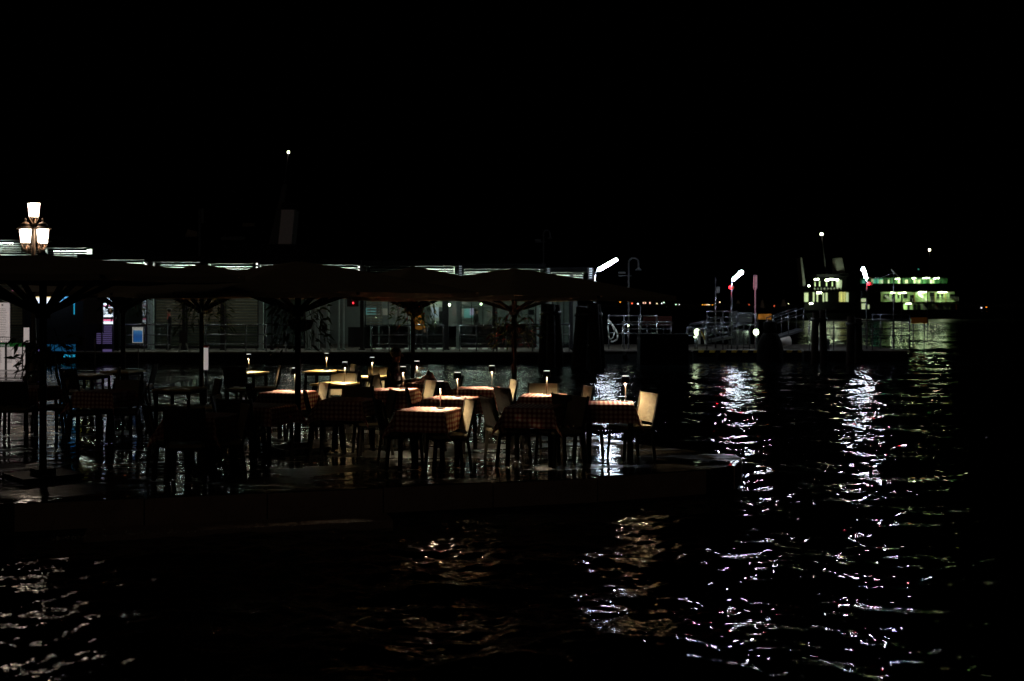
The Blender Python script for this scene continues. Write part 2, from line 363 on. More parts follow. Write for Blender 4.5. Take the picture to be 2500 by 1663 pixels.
# hanging plants round the poles
def plant(i, x, y, z, r, hgt, mixred, lab, n=170):
    t = thing('hanging_plant', lab, 'plant', (x, y, z), 0, 'leafy plants hung round the parasol poles')
    MB().lathe((0, 0, 0), [(.05, -.16), (.15, -.12), (.19, 0), (.17, .01), (.06, -.02)], 10).build('basket', 'basket', t)
    MB().tube([(-.17, 0, 0), (-.06, 0, .3)], .006, 4).tube([(.17, 0, 0), (.06, 0, .3)], .006, 4).build('chain', 'dark_metal', t)
    lv = MB(); rd = MB()
    for k in range(n):
        a = random.random()*6.283; rr = r*math.sqrt(random.random()); drop = random.random()
        bx, by = math.cos(a)*rr, math.sin(a)*rr; bz = hgt*(.35-drop)*(.4+.6*rr/r)
        L = random.uniform(.07, .17); w = L*.16; dr = Vector((math.cos(a)*.6+random.gauss(0, .3), math.sin(a)*.6+random.gauss(0, .3), random.uniform(-1, .5))).normalized()
        sd = dr.cross(Vector((random.random(), random.random(), random.random()))).normalized()*w; b0 = Vector((bx, by, bz))
        tgt = rd if random.random() < mixred else lv
        tgt.add([b0, b0+dr*L*.45+sd, b0+dr*L+Vector((0, 0, -L*.2)), b0+dr*L*.45-sd], [(0, 1, 2, 3)])
    for k in range(9):
        a = random.random()*6.28; lv.tube([(0, 0, 0), (math.cos(a)*r*.6, math.sin(a)*r*.6, hgt*.2), (math.cos(a)*r, math.sin(a)*r, -hgt*.5)], .006, 4)
    lv.build('foliage', 'leaf', t, kind='stuff')
    if rd.f: rd.build('flowers', 'leaf_red', t, kind='stuff')
for i, (k, z, r, h_, mr, lab) in enumerate([
  (0, 1.5, .38, .6, 0, 'leafy plant hung on the pole of the nearest left parasol'),
  (1, 2.15, .5, .6, .05, 'spiky plant hung on the parasol pole beside the lit magazine shelf'),
  (2, 2.05, .55, .8, 0, 'trailing plant hung on the parasol pole near the red topped board'),
  (3, 1.85, .42, .75, 0, 'trailing plant on the parasol pole before the tall lit columns'),
  (4, 2.0, .45, .7, .1, 'yellowish lit plant hung on the pole just under the bright floodlight'),
  (5, 1.75, .42, .6, .22, 'plant with red flowers hung on the pole of the rightmost parasol')]):
    plant(i, um_xy[k][0]+.02, um_xy[k][1]+.12, DECK+z, r, h_, mr, lab)
# ------------------------------------------------------------------ TABLES, CLOTHS, LAMPS, CHAIRS
TH = .75
def table_proto():
    t = thing('cafe_table', 'x', 'table')
    MB().box((0, 0, TH-.018), (.64, .64, .03)).build('tabletop', 'bare_top', t)
    MB().box((0, 0, TH-.06), (.56, .56, .05)).build('apron', 'table_frame', t)
    for x in (-1, 1):
        for y in (-1, 1): MB().bar((x*.27, y*.27, TH-.05), (x*.28, y*.28, 0), .045).build('leg', 'table_frame', t)
    return Placer(t)
def cloth_mesh(seed):
    rs = random.Random(seed); n = 44; ex = .57; a = .322; vs = []; uv = []
    p1 = rs.random()*6; p2 = rs.random()*6; sx = rs.uniform(-.03, .03); sy = rs.uniform(-.03, .03)
    for j in range(n+1):
        for i in range(n+1):
            u = -ex+2*ex*i/n+sx; v = -ex+2*ex*j/n+sy
            eu = max(0, abs(u)-a); ev = max(0, abs(v)-a); e = math.hypot(eu, ev); su = 1 if u > 0 else -1; sv = 1 if v > 0 else -1
            x = max(-a, min(a, u)); y = max(-a, min(a, v)); fold = min(1, e/.2)
            if eu > 0: x += su*(.025*eu+.014*fold*math.sin(v*21+p1+su)+.008*fold)
            if ev > 0: y += sv*(.025*ev+.014*fold*math.sin(u*21+p2+sv)+.008*fold)
            if eu > 0 and ev > 0: k = min(eu, ev)*.5; x += su*k; y += sv*k
            z = TH+.004-e*.985+(.002*math.sin(u*30+p1)*math.sin(v*27+p2) if e == 0 else 0); z -= 0
            vs.append((x, y, max(z, .2))); uv.append((u, v))
    fs = [(j*(n+1)+i, j*(n+1)+i+1, (j+1)*(n+1)+i+1, (j+1)*(n+1)+i) for j in range(n) for i in range(n)]
    me = bpy.data.meshes.new('tablecloth'); me.from_pydata(vs, [], fs); l = me.uv_layers.new(name='UVMap')
    for lp in me.loops: l.data[lp.index].uv = uv[lp.vertex_index]
    me.polygons.foreach_set('use_smooth', [True]*len(fs)); me.materials.append(M['gingham']); return me
cloths = [cloth_mesh(s) for s in (1, 2, 3)]
def lamp_proto():
    t = thing('table_lamp', 'x', 'table lamp')
    MB().lathe((0, 0, 0), [(.001, .012), (.055, .012), (.058, 0), (.001, 0)], 16).build('base', 'lamp_black', t)
    MB().cyl((0, 0, .01), (0, 0, .30), .007, n=8).build('stem', 'lamp_stem', t)
    sh_ = MB().lathe((0, 0, 0), [(.062, .255), (.05, .345), (.047, .345), (.059, .255)], 18).build('lamp_shade', 'lamp_black', t)
    MB().lathe((0, 0, 0), [(.001, .350), (.045, .349), (.045, .343), (.001, .343)], 18).build('top_diffuser', 'cap_white', t)
    MB().lathe((0, 0, 0), [(.001, .280), (.034, .282), (.034, .288), (.001, .29)], 14).build('bulb', 'bulb_warm', t)
    return Placer(t)
def chair_proto(fabric='cream_fabric'):
    t = thing('terrace_chair', 'x', 'chair')       # front of the seat faces -y, back at +y
    MB().box((0, 0, .44), (.44, .44, .035)).build('seat', fabric, t)
    w = MB(); n = 8
    vs = []
    for th in (0, .022):
        for j in range(n+1):
            for x in (-.21, 0, .21):
                z = .50+.38*j/n; y = .20+.09*j/n+.018*math.sin(j/n*3.1)+(.02 if x == 0 else 0)+th; vs.append((x, y, z))
    q = 3*(n+1); fs = []
    for j in range(n):
        for i in range(2): fs += [(j*3+i, j*3+i+1, j*3+i+4, j*3+i+3), (q+j*3+i+3, q+j*3+i+4, q+j*3+i+1, q+j*3+i)]
        fs += [(j*3, j*3+3, q+j*3+3, q+j*3), (j*3+2, q+j*3+2, q+j*3+5, j*3+5)]
    fs += [(0, q, q+1, 1), (1, q+1, q+2, 2), (n*3, n*3+1, q+n*3+1, q+n*3), (n*3+1, n*3+2, q+n*3+2, q+n*3+1)]
    w.add(vs, fs); bk = w.build('backrest', fabric, t); bk.data.materials.append(M['chair_outer'])
    for i_, p_ in enumerate(bk.data.polygons):
        if p_.center.y > .20+.09*(p_.center.z-.5)/.38+.018*math.sin((p_.center.z-.5)/.38*3.1)+.0195: p_.material_index = 1
    for x in (-1, 1):
        MB().bar((x*.2, -.2, .43), (x*.215, -.23, 0), .036).build('leg', 'chair_frame', t)
        MB().bar((x*.2, .2, .46), (x*.215, .25, 0), .036).build('leg', 'chair_frame', t)
        MB().bar((x*.225, .2, .42), (x*.225, .305, .89), .026).build('back_post', 'chair_frame', t)
    MB().box((0, 0, .40), (.42, .42, .03)).build('seat_frame', 'chair_frame', t)
    return Placer(t)
TB = table_proto(); LP = lamp_proto(); CH = chair_proto()
RT = {}
# key: (px, py of the top's centre, rot, cloth, lamp px/py of lamp foot or None, table words, chairs [(side, shift, twist, words)])
# sides: r right, l left, n near, f far
TABLES = {
 'A': (1488, 984.5, 4, 1, (1527, 981), 'rightmost gingham table', [('r', 'right of'), ('l', 'left of')]),
 'B': (1327, 966, 8, 1, (1335, 964), 'gingham table second from the right', [('l', 'left of'), ('f', 'behind'), ('r', 'right of')]),
 'C': (1163, 948, 10, 1, (1201, 946.5), 'gingham table before the glittering water', [('r', 'right of'), ('l', 'left of')]),
 'D': (1100, 972, 16, 1, (1117, 969), 'gingham table in the middle of the lit group', [('l', 'left of')]),
 'E': (1047, 1000, 16, 1, (1075, 998), 'nearest lit gingham table', [('r', 'right of'), ('l', 'left of')]),
 'F': (960, 951, 10, 1, (984, 949.5), 'lit gingham table right of the bare tables', [('r', 'right of')]),
 'G': (1037, 934, 12, 1, (1028, 929), 'gingham table carrying the red heap', [('r', 'right of')]),
 'H': (897, 918.5, 12, 0, (908.6, 917.5), 'bare yellow table nearest the seated person', [('n', 'in front of'), ('f', 'behind')]),
 'I': (818, 935, 14, 0, (842, 933), 'bare table just right of the thick parasol pole', [('r', 'right of'), ('f', 'behind')]),
 'J': (603, 908, 14, 0, (607, 907), 'leftmost lamp-lit bare table', [('r', 'right of'), ('n', 'in front of')]),
 'K': (703, 957, 14, 1, (733, 952), 'lit gingham table crossed by the parasol pole', [('l', 'left of'), ('r', 'right of')]),
 'L': (790, 905, 14, 0, (797, 904), 'farthest dim bare table', [('r', 'right of')]),
 'N': (1302, 992, 12, 1, None, 'unlit gingham table before the right parasol pole', [('l', 'left of'), ('r', 'right of')]),
 'O': (849, 975, 12, 1, None, 'unlit gingham table left of the lit group', [('f', 'behind'), ('l', 'left of'), ('r', 'right of')]),
 'Q': (490, 1014, 10, 1, None, 'nearest unlit gingham table', [('l', 'left of'), ('r', 'right of'), ('n', 'in front of')]),
 'S': (640, 990, 20, 1, None, 'unlit gingham table below the pink lit one', [('l', 'left of'), ('n', 'in front of')]),
 'U': (75, 945, 10, 1, None, 'unlit table at the left edge', [('r', 'right of'), ('l', 'left of'), ('n', 'in front of')]),
 'V': (255, 955, 12, 1, None, 'dark gingham table left of the blue poster stand', [('l', 'left of'), ('r', 'right of'), ('f', 'behind')]),
 'W': (440, 947, 10, 0, None, 'dark bare table under the red topped board', [('l', 'left of'), ('r', 'right of')]),
 'X': (215, 914, 14, 0, None, 'dark bare table below the blue reflection', [('l', 'left of'), ('r', 'right of'), ('n', 'in front of')]),
 'Y': (300, 905, 14, 0, None, 'far dark bare table behind the left parasol pole', [('r', 'right of')]),
}
for k, (px, py, rot, cl, lp, words, chs) in TABLES.items():
    p = on(px, py, DECK+TH); p.z = DECK; a = R(-rot)
    TB.put(p, a, ('cloth covered table, the ' if cl else 'wooden table, the ')+words, 'square terrace tables'); RT[k] = p
    if cl:
        o = bpy.data.objects.new('tablecloth', cloths[hash(k+'x') % 3 if False else (ord(k) % 3)]); C.objects.link(o); o.location = p; o.rotation_euler.z = a
        tag(o, 'red and white checked cloth on the '+words, 'tablecloth', 'checked tablecloths')
    if lp:
        q = on(lp[0], lp[1], DECK+TH); m = Matrix.Rotation(-a, 3, 'Z'); dl = m @ Vector((q.x-p.x, q.y-p.y, 0))
        dl.x = max(-.24, min(.24, dl.x)); dl.y = max(-.24, min(.24, dl.y)); g = m.inverted() @ dl
        LP.put((p.x+g.x, p.y+g.y, DECK+TH+(.005 if cl else -.002)), random.random(), 'black lamp on the '+words, 'small cordless lamps on the tables')
    for s, w in chs:
        base = {'r': -math.pi/2, 'l': math.pi/2, 'n': math.pi, 'f': 0}[s]; tw = {'r': random.uniform(.35, .8), 'l': random.uniform(.3, .75), 'n': random.uniform(-.3, .3), 'f': random.uniform(-.3, .3)}[s]; dist = random.uniform(.27, .40)
        b = a+base; dvec = Vector((-math.sin(b), math.cos(b), 0))*dist; sh2 = Vector((math.cos(b), math.sin(b), 0))*random.uniform(-.08, .08)
        CH.put(p+dvec+sh2, b+tw, 'cream-backed chair %s the %s' % (w, words), 'cream-backed terrace chairs')
# heap of cloths on table G
hp = MB(); rs = random.Random(5); n = 26; vs = []
for j in range(n+1):
    for i in range(n+1):
        u = -1+2*i/n; v = -1+2*j/n; r = math.hypot(u, v)
        z = .17*math.exp(-((u-.35)**2*5+v*v*3))+.08*math.exp(-((u+.3)**2*4+v*v*3)); z *= 1+.35*math.sin(u*9+v*5)*math.cos(v*11-u*4); z = max(0, z-.02)
        vs.append((u*.20*(1+.05*math.sin(v*9)), v*.16, z*(1 if r < 1 else .1)))
hp.add(vs, [(j*(n+1)+i, j*(n+1)+i+1, (j+1)*(n+1)+i+1, (j+1)*(n+1)+i) for j in range(n) for i in range(n)], True)
me = hp.mesh('cloth_heap', 'pink_cloth'); l = me.uv_layers.new(name='UVMap')
for lpp in me.loops: v = me.vertices[lpp.vertex_index].co; l.data[lpp.index].uv = (v.x+v.z, v.y+v.z*.4)
o = bpy.data.objects.new('cloth_heap', me); C.objects.link(o); o.location = RT['G']+Vector((.03, -.08, TH+.008)); tag(o, 'crumpled heap of pinkish red cloth under a table lamp', 'cloth')
# ------------------------------------------------------------------ PEOPLE
def person(name_label, pts, edges, rad, mats_fn, loc, rz=0, group=None, hair=None, cat='person'):
    """pts: joint positions; skin-grown body as one mesh, materials chosen per face"""
    root = thing('person', name_label, cat, loc, rz, group)
    me = bpy.data.meshes.new('tmp'); me.from_pydata(pts, edges, []); ob = bpy.data.objects.new('tmp', me); C.objects.link(ob)
    sk = ob.modifiers.new('s', 'SKIN'); sk.use_smooth_shade = True
    for i, r in enumerate(rad):
        v = me.skin_vertices[0].data[i]; v.radius = r if isinstance(r, tuple) else (r, r); v.use_root = (i == 0)
    sb = ob.modifiers.new('b', 'SUBSURF'); sb.levels = 1; sb.render_levels = 1
    dg = bpy.context.evaluated_depsgraph_get(); nm = bpy.data.meshes.new_from_object(ob.evaluated_get(dg)); nm.name = 'body'
    bpy.data.objects.remove(ob); nm.materials.clear(); names = []
    for p in nm.polygons:
        k = mats_fn(p.center)
        if k not in names: names.append(k); nm.materials.append(M[k])
        p.material_index = names.index(k); p.use_smooth = True
    b = bpy.data.objects.new('body', nm); C.objects.link(b); b.parent = root
    if hair is not None:
        h = Vector(hair); m = MB(); m.ball(h+Vector((0, .018, .035)), .098, 12, 1.0); m.build('hair', 'hair', root)
        m = MB(); m.bar(h+Vector((0, -.085, .0)), h+Vector((0, -.115, -.03)), .022, .03); m.build('nose', 'skin', root)
        for s in (-1, 1): MB().ball(h+Vector((s*.033, -.085, .02)), .011, 6).build('eye', 'print_dark', root)
    return root
def stand_pose(arm=0):
    P_ = [(0, 0, .95), (0, 0, 1.15), (0, .01, 1.38), (0, 0, 1.50), (0, -.01, 1.58), (0, -.015, 1.70)]
    E = [(0, 1), (1, 2), (2, 3), (3, 4), (4, 5)]; Rr = [(.16, .115), (.15, .105), (.17, .11), (.055, .055), (.075, .085), (.075, .09)]
    for s in (-1, 1):
        i = len(P_); P_ += [(s*.18, .01, 1.40), (s*.25, .02, 1.13), (s*.24, -.08-.12*arm, .92+.12*arm), (s*.23, -.13-.14*arm, .84+.14*arm)]; Rr += [.06, .045, .035, (.03, .04)]
        E += [(2, i), (i, i+1), (i+1, i+2), (i+2, i+3)]
        for f in range(4):
            j = len(P_); P_ += [(s*.23+(f-1.5)*.018, -.15-.14*arm, .79+.12*arm), (s*.23+(f-1.5)*.018, -.16-.14*arm, .755+.12*arm+.006*abs(f-1.5))]; Rr += [.009, .008]; E += [(i+3, j), (j, j+1)]
        j = len(P_); P_ += [(s*.19, -.17-.14*arm, .82+.13*arm)]; Rr += [.010]; E += [(i+3, j)]
        i = len(P_); P_ += [(s*.10, 0, .88), (s*.12, -.01, .50), (s*.13, .02, .09), (s*.14, -.11, .04)]; Rr += [.09, .06, .042, (.045, .035)]; E += [(0, i), (i, i+1), (i+1, i+2), (i+2, i+3)]
    return P_, E, Rr
def mfn(top, bottom, skin_top=1.52):
    return lambda c: 'skin' if c.z > skin_top or (c.z < .9 and abs(c.x) > .185 and c.z > .7) else (top if c.z > .93 else (bottom if c.z > .1 else 'black_rubber'))
a, b, c_ = stand_pose()
person('person in an orange red jacket and dark trousers standing in front of the terminal glass', a, b, c_, mfn('orange', 'dark_cloth'), (PX(1022, 48.6), 48.6, FLOOR), R(20), hair=(0, -.015, 1.68))
a, b, c_ = stand_pose(.8)
person('person in dark clothes with a bright red scarf leaning near the closed blinds', a, b, c_, lambda c: 'skin' if c.z > 1.56 else ('red_paint' if 1.30 < c.z <= 1.56 and c.x < .1 else ('dark_cloth' if c.z > .1 else 'black_rubber')), (PX(413, 48.4), 48.4, FLOOR), R(-60), hair=(0, -.015, 1.68))
a, b, c_ = stand_pose(.4)
person('dark silhouette of a person inside the waiting room, before the lit poster', a, b, c_, mfn('dark_cloth', 'dark_cloth'), (PX(1163, 52.6), 52.6, FLOOR), R(70), hair=(0, -.015, 1.68))
# seated person (dark clothes) at the heap table; faces +x after rotation
SP = [(0, 0, .50), (0, .01, .72), (0, -.01, .97), (0, -.03, 1.08), (0, -.05, 1.15), (0, -.06, 1.25)]
SE = [(0, 1), (1, 2), (2, 3), (3, 4), (4, 5)]; SR = [(.16, .13), (.15, .11), (.17, .11), (.055, .055), (.073, .085), (.073, .088)]
for s in (-1, 1):
    i = len(SP); SP += [(s*.18, -.01, .98), (s*.23, -.10, .76), (s*.16, -.33, .80), (s*.14, -.40, .81)]; SR += [.06, .045, .034, (.036, .025)]; SE += [(2, i), (i, i+1), (i+1, i+2), (i+2, i+3)]
    for f in range(4):
        j = len(SP); SP += [(s*.14+(f-1.5)*.019, -.445, .815), (s*.14+(f-1.5)*.02, -.478+.006*abs(f-1.5), .805)]; SR += [.009, .008]; SE += [(i+3, j), (j, j+1)]
    j = len(SP); SP += [(s*.095, -.42, .82)]; SR += [.010]; SE += [(i+3, j)]
    i = len(SP); SP += [(s*.10, -.08, .51), (s*.12, -.42, .50), (s*.12, -.44, .10), (s*.13, -.55, .045)]; SR += [.09, .065, .045, (.045, .035)]; SE += [(0, i), (i, i+1), (i+1, i+2), (i+2, i+3)]
gp = RT['G']
person('person in black sitting at the table with the red heap, left of the parasol pole', SP, SE, SR, lambda c: 'skin' if c.z > 1.1 or c.y < -.37 and c.z > .76 else 'dark_cloth', gp+Vector((-.52, -.12, 0)), R(75), hair=(0, -.06, 1.23))
CH.put(gp+Vector((-.57, -.11, 0)), R(75)+math.pi-math.pi, 'cream-backed chair under the person in black', 'cream-backed terrace chairs')
# ------------------------------------------------------------------ TERMINAL on its pontoon
FY = 47.0      # front edge of the pontoon
def pontoon(label, x0, x1, y0, y1, name='pontoon', z=FLOOR):
    t = thing(name, label, 'pontoon', ((x0+x1)/2, (y0+y1)/2, 0))
    w = x1-x0; d = y1-y0
    MB().box((0, 0, (z-.06-.5)/2), (w-.1, d-.1, z-.06+.5)).build('float', 'black_hull', t)
    MB().box((0, 0, z-.03), (w, d, .06)).build('deck_slab', 'asphalt_deck', t)
    n = int(w/2.2); 
    for i in range(n): MB().cyl((-w/2+1.1+i*2.2, -d/2-.02, .12), (-w/2+1.1+i*2.2, -d/2-.02, z-.1), .09, n=8).build('fender', 'black_rubber', t)
    return t
pontoon('long black pontoon carrying the glass terminal', PX(-90, FY), PX(1400, FY), FY, 58)
def colx(px): return PX(px, 48.2)
bays = [(-60, 112, 590, 49), (118, 212, 609, 48), (218, 352, 638, 48.2), (380, 505, 643, 48.4), (515, 628, 647, 48.6), (640, 872, 650, 49), (899, 1108, 653, 49.5), (1132, 1318, 660, 50.5), (1346, 1425, 668, 52)]
T = thing('ferry_terminal', 'long glass waterbus terminal with louvred lights under a dark roof, behind the parasols', 'terminal', (PX(650, 50), 50, FLOOR))
off = T.location.copy()
def tb(m, n, mt, par=T, **kw): return m.build(n, mt, par, off=off, **kw)
y_front = 48.2; y_back = 55
# roof: follows the bays
rf = MB()
for (a, b, yt, d) in bays:
    zt = PZ(yt, d); rf.box(((PX(a-14, d)+PX(b+14, d))/2, (d+57)/2, zt+.16), (PX(b+14, d)-PX(a-14, d), 57-d+1.4, .22))
tb(rf, 'roof', 'roof_dark')
tb(MB().box((PX(650, 55), 57, 2.2), (PX(1440, 55)-PX(-90, 55), .12, 3.5)), 'back_wall', 'inner_wall')
for bi, (a, b, yt, d) in enumerate(bays):
    zt = PZ(yt, d); xa = PX(a, d); xb = PX(b, d); ns = 5; pitch = .095
    pan = tb(MB().box(((xa+xb)/2, d+.62, zt-.26), (xb-xa, .04, .62)), 'upper_panel', 'ceiling_white')
    fx = tb(MB().box(((xa+xb)/2, d+.36, zt+.02), (xb-xa-.1, .12, .05)), 'light_housing', 'grey_paint')
    n = max(1, int((xb-xa)/1.5)); L = (xb-xa)/n
    for i in range(n):
        if (bi*5+i*3) % 7 == 2 or (bi < 2 and i % 2): continue
        tb(MB().cyl((xa+L*i+.06, d+.36, zt-.035), (xa+L*(i+1)-.06, d+.36, zt-.035), .02, n=6), 'fluorescent_tube', 'tube_soft')
    for k in range(ns+1):
        tb(MB().box(((xa+xb)/2, d, zt-.03-k*pitch), (xb-xa, .07, .05), 0, R(35)), 'louvre_slat', 'roof_dark')
    for q in range(1, max(2, int((xb-xa)/2.1))+1):
        xm = xa+(xb-xa)*q/(max(2, int((xb-xa)/2.1))+1)
        tb(MB().box((xm, d-.05, zt-.26), (.03, .03, .55)), 'mullion', 'dark_metal')
    tb(MB().box((xa-.22, d-.02, zt-.3), (.3, .2, .9)), 'roof_bracket', 'dark_metal')
# columns : (px, width m, material, top z)
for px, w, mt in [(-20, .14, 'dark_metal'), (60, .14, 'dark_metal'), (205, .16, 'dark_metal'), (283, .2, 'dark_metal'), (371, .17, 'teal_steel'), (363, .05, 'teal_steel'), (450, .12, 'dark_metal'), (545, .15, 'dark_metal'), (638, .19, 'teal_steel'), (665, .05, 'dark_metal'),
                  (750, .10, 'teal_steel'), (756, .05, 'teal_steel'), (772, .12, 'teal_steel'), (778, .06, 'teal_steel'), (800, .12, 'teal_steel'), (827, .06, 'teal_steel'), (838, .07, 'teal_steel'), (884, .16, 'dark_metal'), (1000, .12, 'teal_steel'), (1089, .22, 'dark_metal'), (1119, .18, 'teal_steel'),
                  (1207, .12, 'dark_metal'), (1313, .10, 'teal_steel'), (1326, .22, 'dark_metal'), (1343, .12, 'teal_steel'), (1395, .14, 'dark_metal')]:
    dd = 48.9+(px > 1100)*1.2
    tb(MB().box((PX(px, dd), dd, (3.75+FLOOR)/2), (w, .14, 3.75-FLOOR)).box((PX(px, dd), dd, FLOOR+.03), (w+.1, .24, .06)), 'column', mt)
# glazing bars, panes and blinds : sections between columns
secs = [(-20, 60, 'b'), (290, 360, 'w'), (376, 448, 'b'), (454, 541, 'b'), (549, 632, 'b'), (645, 745, 'w'), (890, 998, 's'), (1004, 1083, 'g'), (1124, 1205, 'g'), (1211, 1310, 'g'), (1347, 1392, 'g')]
for a, b, kd in secs:
    dd = 49.3+(a > 1100)*1.0; xa, xb = PX(a, dd), PX(b, dd); xm = (xa+xb)/2; w = xb-xa; z0, z1 = FLOOR+.05, 3.35
    tb(MB().box((xm, dd, z0+.05), (w, .06, .1)).box((xm, dd, z1), (w, .06, .08)).box((xm, dd, FLOOR+1.05), (w, .05, .05)).box((xa+.03, dd, (z0+z1)/2), (.05, .05, z1-z0)).box((xb-.03, dd, (z0+z1)/2), (.05, .05, z1-z0)), 'window_frame', 'dark_metal')
    tb(MB().box((xm, dd+.04, (z0+FLOOR+1.05)/2), (w-.1, .008, FLOOR+.95-z0)), 'pane', 'clear_glass')
    if kd == 'b' or kd == 's':
        zlo = .62 if kd == 'b' else 1.5
        k = 0; z = z1-.08
        while z > zlo:
            tb(MB().box((xm if kd == 'b' else xm-w*.28, dd+.1, z), ((w-.12) if kd == 'b' else w*.35, .012, .062), 0, R(28)), 'blind_slat', 'blind'); z -= .12; k += 1
    else:
        tb(MB().box((xm, dd+.04, (z1+FLOOR+1.05)/2), (w-.1, .008, z1-FLOOR-1.1)), 'pane', 'clear_glass')
# interior: back room panels, posters, counter, ceiling lamps
def inner(px0, py0, px1, py1, d, name, mt, thick=.04): return tb(MB().box(((PX(px0, d)+PX(px1, d))/2, d, (PZ(py0, d)+PZ(py1, d))/2), (abs(PX(px1, d)-PX(px0, d)), thick, abs(PZ(py0, d)-PZ(py1, d)))), name, mt)
emit('inner_white', (.75, .85, .75), .14); emit('screen_teal', (.25, .6, .6), .14); emit('screen_pale', (.6, .7, .8), .35); emit('screen_lilac', (.6, .5, .8), .3); emit('yellow_strip', (.9, .9, .3), .5)
inner(1052, 749, 1071, 778, 54, 'lit_poster', 'screen_pale'); inner(1059, 756, 1064, 765, 53.9, 'poster_print', 'yellow_post')
inner(1133, 754, 1155, 776, 53.6, 'information_screen', 'screen_teal'); inner(1147, 753, 1156, 770, 53.4, 'poster_figure', 'screen_lilac')
inner(1046, 737, 1084, 750, 53.5, 'ceiling_bulkhead', 'white_paint'); inner(1127, 737, 1146, 744, 53.6, 'notice', 'print_grey')
inner(1124, 746, 1205, 749, 52, 'beam', 'white_paint'); inner(1335, 755, 1360, 780, 54, 'information_screen', 'screen_teal'); inner(1350, 755, 1358, 762, 53.8, 'notice', 'white_board')
inner(893, 752, 918, 768, 54, 'ticket_screen', 'screen_teal'); inner(1286, 820, 1312, 829, 53, 'light_strip', 'yellow_strip'); inner(1050, 776, 1072, 784, 53.2, 'counter', 'white_paint')
inner(1072, 760, 1083, 790, 53.6, 'cabinet', 'dark_metal')
for px0, px1 in ((918, 932), (944, 954), (988, 997), (1020, 1024), (1031, 1038), (1046, 1053), (1065, 1083), (1102, 1110), (1121, 1126), (1143, 1167), (1177, 1190), (1216, 1219), (1231, 1239)):
    inner(px0, 849.5, px1, 852.6, 48.75, 'floor_gap_glow', 'inner_white')  # light through gaps under the glazing, put in as glowing strips
for px0, px1, y0 in ((1065, 1082, 838), (1070, 1082, 825), (1120, 1150, 818), (1125, 1180, 839), (1280, 1300, 835), (1335, 1346, 790), (1335, 1344, 800), (1336, 1343, 810)):
    inner(px0, y0, px1, y0+2.2, 51.5, 'bench_edge', 'white_paint')
for px, py, d, r, mt in ((1097, 744.5, 52, .045, 'ship_light'), (1174.5, 742.5, 53, .04, 'ship_light'), (1105, 731.5, 52, .03, 'ship_light'), (1063, 788, 51, .02, 'ship_light'), (918, 776, 51, .018, 'ship_light'), (917.5, 790, 51, .014, 'ship_light'), (862, 740, 49, .03, 'red_lamp')):
    tb(MB().ball(P(px, py, d), r, 8), 'ceiling_lamp' if mt != 'red_lamp' else 'red_indicator', mt)
tb(MB().box((PX(1100, 51.8), 51.8, .95), (PX(1390, 51.8)-PX(890, 51.8), .06, .9)), 'dado_panel', 'dark_metal')
for px in (905, 925, 948, 972, 1032, 1060, 1150, 1178, 1235, 1262, 1290, 1362, 1378): tb(MB().box((PX(px, 49.9), 49.9+(px > 1100)*.6, 1.9), (.035, .05, 2.9)), 'glazing_bar', 'teal_steel' if px % 2 else 'dark_metal')
for px0, px1 in ((890, 998), (1004, 1083), (1124, 1205), (1211, 1310), (1347, 1392)): tb(MB().box(((PX(px0, 49.8)+PX(px1, 49.8))/2, 49.85+(px0 > 1100)*.6, 2.62), (PX(px1, 49.8)-PX(px0, 49.8), .05, .05)), 'transom', 'dark_metal')
rs = random.Random(9)
for px in range(900, 1380, 17):
    if rs.random() < .6: h = rs.uniform(.25, .5); inner(px, 752+rs.uniform(-4, 8), px+rs.uniform(6, 14), 768+rs.uniform(0, 9), 54.6, 'wall_poster', rs.choice(('print_grey', 'white_board', 'dark_metal', 'teal_steel', 'roof_dark', 'print_grey')), .03)
for px in range(905, 1370, 13):
    if rs.random() < .7: tb(MB().box((PX(px, 51.2), 51.2, .90), (.5, .4, .05)).box((PX(px, 51.2), 51.4, 1.2), (.5, .05, .5)), 'waiting_seat', rs.choice(('dark_metal', 'grey_paint', 'roof_dark')))
for px in (1020, 1058, 1140, 1180, 1260):
    x = PX(px, 52.4); tb(MB().cyl((x-.45, 52.4, 3.5), (x+.45, 52.4, 3.5), .02, n=6), 'ceiling_tube', 'tube_soft')
tb(MB().box(P(862, 739, 49.15), (.5, .2, .35)), 'cabinet', 'dark_metal')
# the big floodlight under the eave
fl = thing('floodlight', 'glaring greenish white floodlight under the terminal eave, right of a parasol pole', 'floodlight', P(1039, 729, 47.6))
MB().ball((0, 0, 0), .085, 10).build('lens', 'flood_green', fl); MB().box((0, .12, .06), (.28, .14, .2)).build('housing', 'grey_paint', fl); MB().bar((0, .12, .15), (0, .2, .85), .03).build('bracket', 'dark_metal', fl)
# small twin white lamps beneath the roof
for px, py, w in ((355.5, 641, 'left bay'), (627, 649, 'middle bay'), (876, 656.5, 'right bay')):
    t = thing('eave_lamp', 'twin white spot lamps under the roof edge of the %s' % w, 'lamp', P(px, py, 47.9), 0, 'twin lamps under the roof edge')
    MB().box((0, .05, 0), (.12, .06, .32)).build('housing', 'dark_metal', t)
    for s in (-1, 1): MB().ball((0, 0, s*.075), .035, 8).build('lens', 'spot_dim', t)
# stacked tiny lamps seen on bracket ladders
for px in (1124, 1339, 1442):
    t = thing('vent_grille', 'stack of lit vent slots, %s' % {1124: 'between the two brightest louvre bays', 1339: 'left of the last louvre bay', 1442: 'at the right end of the roof'}[px], 'vent', P(px, 662 if px < 1300 else 668, 48.6), 0, 'lit vent slots on the roof')
    MB().box((0, .04, 0), (.22, .05, .5)).build('plate', 'dark_metal', t)
    for k in range(5): MB().box((0, 0, .2-k*.095), (.11, .02, .03)).build('slot', 'screen_pale', t)
